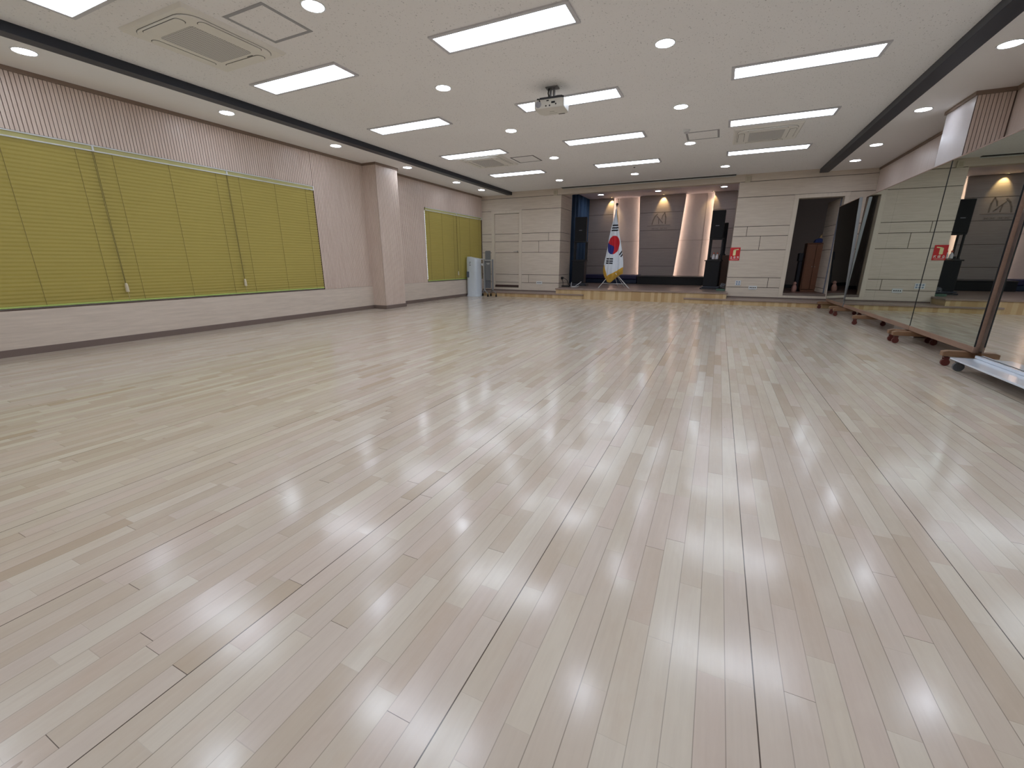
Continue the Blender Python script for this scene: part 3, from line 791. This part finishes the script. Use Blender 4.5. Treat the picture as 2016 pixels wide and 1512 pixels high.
# extinguisher sign
t = thing('fire_extinguisher_sign', 'red sign with a pictogram and white Korean letters on the wall right of the stage', 'sign', (.315, YB-.002, 1.195))
MB().box(-.113, .113, -.006, .0, -.155, .155).build('plate', plain('sign_red', (206, 34, 38), .45), t)
o = MB(); cream = plain('sign_cream', (238, 226, 170), .5)
o.prism(rrect(.030, .068, .016, 4, -.012, .030), -.008, -.0055, 'y'); o.box(-.02, .0, -.008, -.0055, .095, .112); o.prism([(-.02, .108), (.075, .122), (.078, .100), (.03, .092), (-.02, .100)], -.008, -.0055, 'y')
o.build('pictogram', cream, t)
o = MB(); wht = plain('sign_white', (240, 236, 230), .5)
def st2(pts, wd=.009):
    for (x0, z0), (x1, z1) in zip(pts[:-1], pts[1:]):
        dx, dz = x1-x0, z1-z0; L = math.hypot(dx, dz); nx, nz = -dz/L*wd/2, dx/L*wd/2
        o.prism([(x0+nx, z0+nz), (x1+nx, z1+nz), (x1-nx, z1-nz), (x0-nx, z0-nz)], -.008, -.0055, 'y')
c0, zc = -.070, -.082     # so
st2([(c0-.018, zc-.002), (c0, zc+.024)]); st2([(c0, zc+.024), (c0+.018, zc-.002)]); st2([(c0, zc-.004), (c0, zc-.020)]); st2([(c0-.022, zc-.022), (c0+.022, zc-.022)])
c0 = .0                   # hwa
st2([(c0-.012, zc+.024), (c0+.0, zc+.024)]); st2([(c0-.020, zc+.014), (c0+.008, zc+.014)])
st2([(c0-.015, zc+.006), (c0+.003, zc+.006), (c0+.003, zc-.008), (c0-.015, zc-.008), (c0-.015, zc+.006)], .006); st2([(c0-.006, zc-.008), (c0-.006, zc-.018)], .006); st2([(c0-.021, zc-.020), (c0+.010, zc-.020)], .007); st2([(c0+.018, zc+.026), (c0+.018, zc-.026)]); st2([(c0+.018, zc+.002), (c0+.028, zc+.002)], .007)
c0 = .070                 # gi
st2([(c0-.018, zc+.020), (c0+.004, zc+.020), (c0+.0, zc-.004), (c0-.016, zc-.020)]); st2([(c0+.018, zc+.026), (c0+.018, zc-.026)])
o.box(-.085, .085, -.008, -.0055, -.132, -.126); o.build('lettering', wht, t)

# ------------------------------------------------------------------ left corner: purifier and folded table
t = thing('air_purifier', 'tall white tower air purifier standing on the floor at the far left wall', 'air purifier', (-6.665, 11.42, 0), 0)
def pprof(hx, hy):   # rounded front
    pts = []
    for i in range(17):
        a = PI+PI*i/16; ca, sa = math.cos(a), math.sin(a); pts.append((hx*math.copysign(abs(ca)**.55, ca), -hy*.25+hy*.75*math.copysign(abs(sa)**.55, sa)))
    pts += [(hx, hy), (-hx, hy)]
    return pts
wp = plain('purifier_white', (206, 214, 222), .32)
o = MB(); P0 = pprof(.185, .16); n = len(P0)
levels = [(.0, .195, .17), (.03, .195, .17), (.05, .180, .155), (1.00, .180, .155), (1.08, .178, .153)]
vs = []
for z, a, b_ in levels: vs += [(x, y, z) for x, y in pprof(a, b_)]
topz = lambda x: 1.17-.35*max(0, x+.06)*.7
vs += [(x*.93, y*.93, 1.10+(.055 if x < .02 else .055-(x-.02)*.33)) for x, y in pprof(.178, .153)]
fs = []
for j in range(len(levels)): fs += [(j*n+i, j*n+(i+1) % n, (j+1)*n+(i+1) % n, (j+1)*n+i) for i in range(n)]
fs += [tuple(range(n))[::-1], tuple(range(len(levels)*n, (len(levels)+1)*n))]
o.add(vs, fs); o.build('housing', wp, t)
MB().box(-.158, -.07, -.158, -.05, .56, .73).build('display_panel', plain('display_grey', (96, 106, 122), .3), t, bevel=.004)
o = MB()
for z, w2 in ((.99, .05), (.95, .036), (.905, .05)): o.box(-.055, -.055+w2, -.1605, -.14, z, z+.014)
o.build('control_marks', M_DARK, t)
MB().box(.10, .135, -.12, -.08, 1.045, 1.06).build('badge', plain('badge_grey', (130, 134, 140), .5), t)

t = thing('folding_table', 'grey folded flip top table on caster wheels behind the white air purifier', 'table', (-6.20, 11.47, 0), 0)
gl = plain('grey_laminate', (112, 114, 116), .5); wl = plain('white_laminate', (204, 204, 200), .4)
MB().prism(rrect(.085, .42, .03, 4, 0, .90), -.012, .012, 'y').build('tabletop', gl, t)
MB().box(-.27, -.10, -.01, .02, 1.075, 1.10).box(-.1, .14, -.035, -.012, 1.045, 1.062).build('edge_shelf', wl, t, bevel=.004)
MB().prism([(-.26, .96), (-.10, .965), (-.10, .90), (-.20, .895)], 0, .03, 'y').build('hinge_bracket', wl, t)
MB().box(-.155, .07, .02, .03, .25, 1.05).build('modesty_panel', plain('mesh_grey', (96, 99, 104), .7), t)
for k, (lx_, ly) in enumerate(((-.125, 0), (.115, .07))):
    lg_ = MB().box(lx_-.022, lx_+.022, ly-.015, ly+.015, .19, 1.08).build('leg', M_GREYM, t, bevel=.004)
    ft = MB(); ft.tube([(lx_-.12, ly+.09, .10), (lx_-.07, ly+.05, .16), (lx_, ly, .185), (lx_+.08, ly-.05, .16), (lx_+.16, ly-.10, .095)], .016, 8)
    ft.build('foot', M_CHROME, lg_)
    for (qx, qy) in ((lx_-.12, ly+.09), (lx_+.16, ly-.10)):
        MB().cyl((qx-.012, qy, .033), (qx+.012, qy, .033), .032, seg=16).box(qx-.008, qx+.008, qy-.008, qy+.008, .05, .1).build('caster', M_BLACK, lg_)
MB().box(-.02, .09, -.016, -.011, .98, .995).box(.0, .08, -.016, -.011, .955, .968).build('printed_mark', wl, t)
for o_ in children(t):
    if o_.name.startswith('printed_mark'): o_.location = (-.03, 0, -.02)

# ------------------------------------------------------------------ stage: curtain
o = MB(); N_ = 330; path = []
for i in range(N_+1):
    s = i/N_; y = 13.46+s*2.98; x = SX0+.22
    path.append((x+math.sin(s*2*PI*27)*.045+.015*math.sin(s*2*PI*61+1), y+.012*math.sin(s*2*PI*54)))
vs = [(x, y, .30) for x, y in path]+[(x+.01*math.sin(i), y, 1.6) for i, (x, y) in enumerate(path)]+[(x, y, ZT-.01) for x, y in path]
n = N_+1; fs = [(i, i+1, n+i+1, n+i) for i in range(N_)]+[(n+i, n+i+1, 2*n+i+1, 2*n+i) for i in range(N_)]
o.add(vs, fs); cu = o.build('stage_curtain', plain('navy_blue_drape', (70, 96, 128), .75))
so_ = cu.modifiers.new('thick', 'SOLIDIFY'); so_.thickness = .004
tag(cu, 'navy blue pleated curtain hanging at the left rear corner of the stage', 'curtain')

# ------------------------------------------------------------------ stage: low dark boxes
t = thing('folded_mat_stack', 'navy folded mats stacked low along the stage back wall behind the flag', 'mat', (-3.55, 15.85, .282))
nv = plain('navy_vinyl', (44, 42, 82), .5); nv2 = plain('teal_navy_vinyl', (30, 46, 72), .5)
MB().box(-.98, 1.03, -.45, .5, 0, .14).build('lower_mat', nv2, t, bevel=.03, seg=3)
MB().box(-.98, 1.03, -.445, .5, .141, .285).build('upper_mat', nv, t, bevel=.035, seg=3)
t = thing('black_bench', 'long low black covered bench along the stage back wall under the right light niche', 'bench', (-1.44, 15.80, .282))
MB().box(-1.04, 1.04, -.60, .6, .0, .24).build('skirt', M_BLACK, t, bevel=.01)
MB().box(-1.06, 1.06, -.62, .62, .241, .26).build('top_board', plain('black_top', (34, 34, 38), .4), t, bevel=.004)

# ------------------------------------------------------------------ speakers
def speaker(x, y, z, wd, hh, rz, label):
    t = thing('loudspeaker', label, 'speaker', (x, y, z), rz, 'black loudspeakers on the stage')
    h2 = wd/2
    MB().prism([(-h2, -.15), (h2, -.15), (h2*.8, .17), (-h2*.8, .17)], 0, hh, 'z').build('cabinet', M_BLACK, t, bevel=.008)
    MB().box(-h2+.012, h2-.012, -.160, -.149, .015, hh-.015).build('grille', plain('speaker_mesh', (15, 16, 21), .75), t, bevel=.003)
    MB().box(-.045, .045, -.164, -.159, hh*.44, hh*.44+.016).build('badge', plain('badge_silver', (120, 122, 130), .4, .6), t)
    return t
def spk_frame(x, y, z, wd, hh, rz, label):
    t = thing('speaker_stand', label, 'stand', (x, y, z), rz, 'black frames carrying the loudspeakers')
    h2 = wd/2
    for s in (-1, 1): MB().box(s*h2-.016, s*h2+.016, -.13, -.09, 0, hh).box(s*h2-.016, s*h2+.016, .09, .13, 0, hh).build('post', M_BLACK, t, bevel=.003)
    MB().box(-h2-.02, h2+.02, -.15, .15, hh, hh+.028).build('top_plate', M_BLACK, t, bevel=.003)
    MB().box(-h2-.02, h2+.02, -.15, .15, .0, .022).build('bottom_plate', M_BLACK, t, bevel=.003)
def sub(x, y, wd, hh, rz, label, side):
    t = thing('bass_cabinet', label, 'speaker cabinet', (x, y, .282), rz, 'black bass cabinets on plinths')
    h2 = wd/2
    MB().box(-h2-.06, h2+.08, -.25, .22, 0, .032).build('plinth', plain('plinth_dark', (38, 40, 48), .35), t, bevel=.004)
    MB().box(-h2-.04, h2+.06, -.22, .2, .045, .075).box(-h2, h2, -.18, .18, .03, .047).build('plinth_step', plain('plinth_grey', (62, 66, 78), .35), t, bevel=.004)
    MB().box(-h2, h2, -.18, .18, .076, hh-.03).build('cabinet', side, t, bevel=.006)
    MB().box(-h2+.012, h2-.012, -.192, -.181, .085, hh-.04).build('grille', plain('speaker_mesh', (15, 16, 21), .75), t, bevel=.003)
    MB().box(-h2-.025, h2+.025, -.20, .19, hh-.029, hh).build('top_lip', M_BLACK, t, bevel=.003)
side1 = plain('cabinet_side_plum', (38, 32, 40), .5)
sub(-3.98, 13.40, .38, .77, .10, 'black bass cabinet on a plinth in front of the blue curtain', side1)
spk_frame(-3.96, 13.40, 1.055, .355, .53, .10, 'black open frame standing on the left bass cabinet by the curtain')
speaker(-3.96, 13.40, 1.615, .355, .695, .10, 'black loudspeaker at the left of the stage in front of the blue curtain')
sub(-.155, 13.30, .365, .77, -.12, 'black bass cabinet on a plinth beside the right light niche', M_BLACK)
spk_frame(-.135, 13.30, 1.055, .30, .53, -.12, 'black open frame with two white bottles on the right bass cabinet')
speaker(-.15, 13.30, 1.615, .325, .70, -.12, 'black loudspeaker at the right of the stage over the white bottles')
t = thing('column_speaker', 'slim black column speaker standing behind the right loudspeaker', 'speaker', (.045, 13.80, 1.185), -.1)
MB().box(-.07, .07, -.06, .06, .0, .04).box(-.05, .05, -.045, .045, .03, .86).build('body', M_BLACK, t, bevel=.01)
MB().box(-.04, .04, -.052, -.044, .06, .82).build('grille', plain('speaker_mesh', (15, 16, 21), .75), t)
t = thing('wooden_cabinet', 'plain dark brown wooden cabinet in the right stage corner behind the speakers', 'cabinet', (.13, 13.85, .282))
MB().box(-.19, .22, -.2, .25, 0, .88).build('body', plain('cabinet_brown', (98, 66, 50), .5), t, bevel=.004)
MB().box(-.195, .225, -.21, .255, .88, .902).build('cabinet_top', plain('cabinet_brown', (98, 66, 50), .5), t, bevel=.003)
for x, lab in ((-.175, 'white bottle with an orange cap on the right bass cabinet, the left one of two'), (-.085, 'white bottle with an orange cap on the right bass cabinet, the right one of two')):
    t = thing('bottle', lab, 'bottle', (x, 13.22, 1.078), 0, 'white bottles inside the speaker frame')
    MB().lathe([(.001, 0), (.034, 0), (.038, .01), (.038, .07), (.028, .10), (.013, .125), (.013, .135), (.001, .135)], (0, 0, 0), 20).build('body', plain('milky_white', (225, 222, 226), .3), t)
    MB().lathe([(.018, .133), (.019, .165), (.012, .172), (.001, .172)], (0, 0, 0), 16).build('cap', plain('orange_cap', (206, 104, 84), .4), t)
tag(MB().box(-.02, .02, -.02, .02, 0, .045).build('small_black_box', M_BLACK, bevel=.004, loc=(-.235, 13.20, 1.078)), 'tiny black box left of the white bottles on the right bass cabinet', 'box')
tag(MB().box(-.10, .10, -.07, .07, 0, .05).build('green_carton', plain('faded_green', (78, 104, 88), .7), bevel=.004, loc=(.10, 12.52, .282)), 'flat faded green carton on the stage floor at the right corner', 'box')
# tangled cables
o = MB(); rr = random.Random(3); pts = []
for i in range(60):
    a = i*.55; pts.append((.135+.05*math.cos(a)+rr.uniform(-.015, .015), 12.555+.05*math.sin(a*1.1), .372+.07*(i/60)+.035*math.sin(a*.7)))
o.tube(pts, .006, 6); tag(o.build('cable_coil', plain('grey_cable', (124, 128, 134), .5)), 'grey coiled cable heaped on the stage beside the green carton', 'cable')
o = MB(); o.tube([(-3.965, 12.60, .42), (-3.96, 12.55, .33), (-3.93, 12.50, .295), (-3.84, 12.50, .30), (-3.74, 12.55, .37), (-3.66, 12.58, .44)], .009, 8)
o.tube([(-3.965, 12.5, .30), (-3.9, 12.42, .292), (-3.75, 12.46, .295), (-3.70, 12.5, .33)], .007, 8)
tag(o.build('white_cable', plain('white_cable_rubber', (206, 206, 208), .5)), 'white cable lying in a loop on the stage beside the left bass cabinet', 'cable')
o = MB(); o.tube([(-4.27, 12.62, .545), (-4.20, 12.58, .54), (-4.10, 12.56, .48), (-4.06, 12.58, .36), (-4.0, 12.6, .296), (-3.98, 12.7, .292)], .008, 8)
o.tube([(-4.26, 12.60, .50), (-4.22, 12.55, .42), (-4.21, 12.52, .33), (-4.15, 12.5, .294)], .007, 8); o.box(-4.295, -4.245, 12.57, 12.66, .50, .57); o.box(-4.23, -4.0, 12.46, 12.54, .283, .325)
tag(o.build('power_strip', M_BLACK), 'black plug and power strip with cords on the stage by the left return wall', 'power strip')

# ------------------------------------------------------------------ flag on tripod
t = thing('national_flag', 'white flag with red and blue circle and gold fringe on a white tripod, on stage', 'flag', (-2.70, 12.38, .282))
FX, FY, FZ = -2.70, 12.38, .282
def prof(tab, z):
    for (z0, x0), (z1, x1) in zip(tab[:-1], tab[1:]):
        if z0 >= z >= z1: return x0+(x1-x0)*(z0-z)/(z0-z1)
    return tab[-1][1] if z < tab[-1][0] else tab[0][1]
LT = [(2.37, -2.715), (2.2, -2.745), (1.89, -2.815), (1.6, -2.865), (1.36, -2.895), (1.05, -2.955), (.81, -2.985), (.4, -2.985)]
RT = [(2.37, -2.690), (2.2, -2.665), (2.01, -2.630), (1.7, -2.565), (1.35, -2.480), (1.1, -2.430), (.95, -2.410), (.4, -2.400)]
def bot(s):
    tab = [(0, .74), (.12, .60), (.30, .47), (.42, .45), (.55, .52), (.75, .62), (1, .70)]
    for (a, b_), (c, d) in zip(tab[:-1], tab[1:]):
        if a <= s <= c: return b_+(d-b_)*(s-a)/(c-a)
NSX, NTZ = 150, 300
def cls(x, z):
    u = (x+3.416)/.00182; v = (2.68-z)/.001663
    # fringe, a V shaped lower edge and narrow gold sides low down
    if u < 318: lim = 1085+(u-262)*(1235-1085)/(315-262) if u > 250 else 1060
    else: lim = 1235+(u-318)*(1095-1235)/(545-318)
    if v > lim: return 3 if v < lim+22 else 4
    cu, cv = (u-385-(735-v)*.09)/93.0, -(v-738)/147.0
    if cu*cu+cv*cv < 1:
        tab = [(.3, -1.2), (.22, -.85), (.08, -.62), (0, -.35), (-.07, 0), (-.2, .15), (-.5, .22), (-1, .12)]
        gx = -2
        for (v0, g0), (v1, g1) in zip(tab[:-1], tab[1:]):
            if v0 >= cv >= v1: gx = g0+(g1-g0)*(v0-cv)/(v0-v1)
        return 2 if (cv < .3 and cu < gx) else 1
    for (a, b_) in ((403, 430), (397, 469), (391, 508)):
        uu, vv = u-a, v-b_+.03*(u-a)
        if abs(uu) < 52 and abs(vv) < 11.5: return 5
    for (a, b_) in ((340, 957), (338, 993), (336, 1027)):
        uu, vv = u-a, v-b_-.02*(u-a)
        if abs(uu) < 53 and abs(vv) < 11.5 and abs(uu) > 4: return 5
    for (a, b_) in ((505, 866), (527, 893)):
        du, dv = u-a, v-b_; p_ = du*.47+dv*-.88; q_ = du*.88+dv*.47
        if abs(p_) < 38 and abs(q_) < 9: return 5
    if 520 < u < 545 and 812 < v < 822: return 5
    return 0
vs = []; fs = []; ms = []
for j in range(NTZ+1):
    for i in range(NSX+1):
        s = i/NSX; tt = j/NTZ; z = 2.37+(bot(s)-2.37)*tt; x = prof(LT, z)+(prof(RT, z)-prof(LT, z))*s
        amp = .012+.045*tt
        y = amp*math.sin(s*2*PI*1.7+.6+tt*.8)+.35*amp*math.sin(s*2*PI*4.3+tt*2)-.03*math.sin(PI*s)
        vs.append((x-FX, y-.035, z-FZ))
for j in range(NTZ):
    for i in range(NSX):
        a = j*(NSX+1)+i; fs.append((a, a+1, a+NSX+2, a+NSX+1))
        q = vs[a]; r_ = vs[a+NSX+2]; ms.append(cls((q[0]+r_[0])/2+FX, (q[2]+r_[2])/2+FZ))
fl_w = plain('flag_white', (222, 228, 236), .7, var=.02)
FM = [fl_w, plain('flag_red', (198, 30, 44), .7), plain('flag_blue', (34, 44, 128), .7), plain('flag_gold_band', (210, 160, 40), .6), plain('flag_gold_fringe', (196, 156, 62), .7), plain('flag_black', (18, 20, 30), .7)]
o = MB()
for f_, m_ in zip(fs, ms):
    if m_ < 3 or m_ == 5: o.f.append(list(f_)); o.m.append(m_)
def compact(mb, vs_):
    used = sorted({i for f_ in mb.f for i in f_}); mp = {i: k for k, i in enumerate(used)}
    mb.v = [vs_[i] for i in used]; mb.f = [[mp[i] for i in f_] for f_ in mb.f]; return mb
cl_ = compact(o, vs).build('flag_cloth', FM, t); cl_.modifiers.new('thick', 'SOLIDIFY').thickness = .003
o = MB()
for f_, m_ in zip(fs, ms):
    if m_ in (3, 4): o.f.append(list(f_)); o.m.append(m_-3)
fr = compact(o, vs).build('fringe', FM[3:5], cl_); fr.modifiers.new('thick', 'SOLIDIFY').thickness = .010
o = MB()   # hanging threads along the fringe edge
rr = random.Random(5)
for i in range(0, NSX+1, 2):
    a = NTZ*(NSX+1)+i; x, y, z = vs[a]; L_ = .03+rr.uniform(0, .02)
    o.tube([(x, y-.004, z+.10), (x+rr.uniform(-.003, .003), y-.006, z-L_*.3)], .0032, 5)
o.build('fringe_threads', FM[4], cl_)
o = MB()   # folded gold edged back layer near the pole
o.prism([(.012, 2.075), (.026, 2.05), (.058, 1.80), (.052, 1.62), (.030, 1.84)], .01, .018, 'y')
label_only(o.build('rear_fold', FM[4], cl_), 'gold fringe edge of the rear fold')
MB().cyl((0, .0, .30), (0, .0, 2.17), .011, seg=12).build('pole', M_WHITE, t)
MB().cyl((0, 0, 2.165), (0, 0, 2.185), .018).ball((0, 0, 2.222), .030, sc=(1, 1, 1.25)).build('finial', plain('dark_finial', (44, 34, 32), .35), t)
hub = (.02, 0, .46)
MB().cyl((.01, 0, .38), (.01, 0, .52), .022).build('hub', M_WHITE, t)
for fx, fy in ((-.38, -.03), (.49, -.03), (.05, .62), (.20, .80)):
    MB().tube([(.01+fx*.04, fy*.04, .47), (fx, fy, .008)], .0095, 8).build('leg', M_WHITE, t)
MB().tube([(-.28, -.02, .14), (.0, .02, .13), (.37, -.02, .13)], .006, 6).build('cross_brace', M_WHITE, t)

# ------------------------------------------------------------------ rolling mirrors along the right wall
def caster(mb, x, y, r=.035):
    mb.cyl((x, y-.013, r), (x, y+.013, r), r, seg=18); mb.box(x-.02, x+.02, y-.02, y-.015, r, .085); mb.box(x-.02, x+.02, y+.015, y+.02, r, .085); mb.box(x-.022, x+.022, y-.022, y+.022, .08, .092)
red_c = plain('red_brown_wheel', (92, 42, 36), .4); gry_c = plain('grey_wheel', (96, 98, 100), .5)
def mirror_unit(y0, y1, x0, x1, label, feet, joints=(), lean=0.0):
    L_ = math.hypot(y1-y0, x1-x0); rz = math.atan2(x0-x1, y1-y0)
    t = thing('rolling_mirror', label, 'mirror', (x0, y0, 0), rz, 'wood framed rolling mirrors')
    # local: length along +y, glass faces -x at x=0
    zb, zt = .165, 2.135
    MB().box(.0, .045, 0, L_, zb, zb+.058).box(.0, .045, 0, L_, zt-.012, zt).box(.0115, .045, 0, .006, zb, zt).box(.0115, .045, L_-.006, L_, zb, zt).build('frame', M_MIRWOOD, t, bevel=.002)
    MB().box(.012, .04, .0065, L_-.0065, zb+.05, zt-.01).build('backing', M_MIRWOOD, t)
    for ya_ in (0, L_-.005): MB().box(.0, .011, ya_, ya_+.005, zb+.058, zt-.012).build('edge_seal', M_BLACK, t)
    ys = [.005]+[j-y0 for j in joints]+[L_-.005]
    for a, b_ in zip(ys[:-1], ys[1:]):
        MB().box(.002, .011, a+.001, b_-.001, zb+.058, zt-.012).build('mirror_glass', M_MIRROR, t)
    for fy in feet:
        yy = fy-y0; o = MB(); o.prism([(-.17, .10), (.30, .10), (.30, .148), (.26, .158), (-.13, .158), (-.17, .146)], yy-.035, yy+.035, 'y')
        ft = o.build('foot', M_FOOT, t, bevel=.006)
        c_ = MB(); caster(c_, -.125, yy); c_.build('caster', red_c, ft)
        c_ = MB(); caster(c_, .25, yy); c_.build('caster', red_c, ft)
    if lean:
        for o_ in children(t):
            if not o_.name.startswith('foot'): o_.rotation_euler = (0, -lean, 0)
        label_only(MB().box(-.002, .047, -.006, -.0005, zb, zt).build('side_edge', M_GREYM, t), 'silver side edge').rotation_euler = (0, -lean, 0)
    return t
mirror_unit(5.47, 7.022, 2.285, 2.28, 'wood framed rolling mirror nearest the camera, reflecting the red sign and stage corner', [5.60, 6.96][:1]+[6.97])
mirror_unit(7.03, 10.20, 2.28, 2.255, 'long wood framed rolling mirror in the middle, reflecting the plain back wall', [7.13, 8.80, 10.1], (8.6,))
mirror_unit(10.25, 11.68, 2.262, 2.25, 'farthest wood framed rolling mirror, standing before the open doorway and reflecting it', [10.47, 11.6], (), .045)
t = thing('white_based_mirror', 'frameless rolling mirror on a glossy white base at the right photo edge', 'mirror', (2.33, 5.40, 0), .014)
gw = plain('glossy_white_board', (218, 226, 236), .12, coat=.5)
Lm = 3.2
MB().box(-.22, .30, -Lm, .0, .105, .122).build('base_board', gw, t, bevel=.003)
MB().box(-.035, -.012, -Lm, .03, .122, .150).box(-.012, .05, -Lm, .03, .122, .140).build('base_bracket', gw, t, bevel=.004)
MB().box(.002, .03, -Lm, .02, .14, 2.17).build('frame', plain('grey_mirror_edge', (108, 104, 98), .4), t, bevel=.002)
mc = NT('clear_mirror'); mc.b.inputs['Base Color'].default_value = (.84, .87, .85, 1); mc.b.inputs['Metallic'].default_value = 1.0; mc.b.inputs['Roughness'].default_value = .01
MB().box(-.003, .002, -Lm+.01, .012, .15, 2.16).build('mirror_glass', mc.m, t)
for x_, y_ in ((-.16, -.04), (.22, -.04), (-.16, -1.6), (.22, -1.6), (-.16, -3.1), (.22, -3.1)):
    c_ = MB(); caster(c_, x_, y_, .042); c_.build('caster', gry_c, t)

# anything left without the same tags
for o in list(bpy.data.objects):
    if o.parent is None and o.type == 'MESH' and 'kind' not in o and 'label' not in o: print('untagged', o.name)
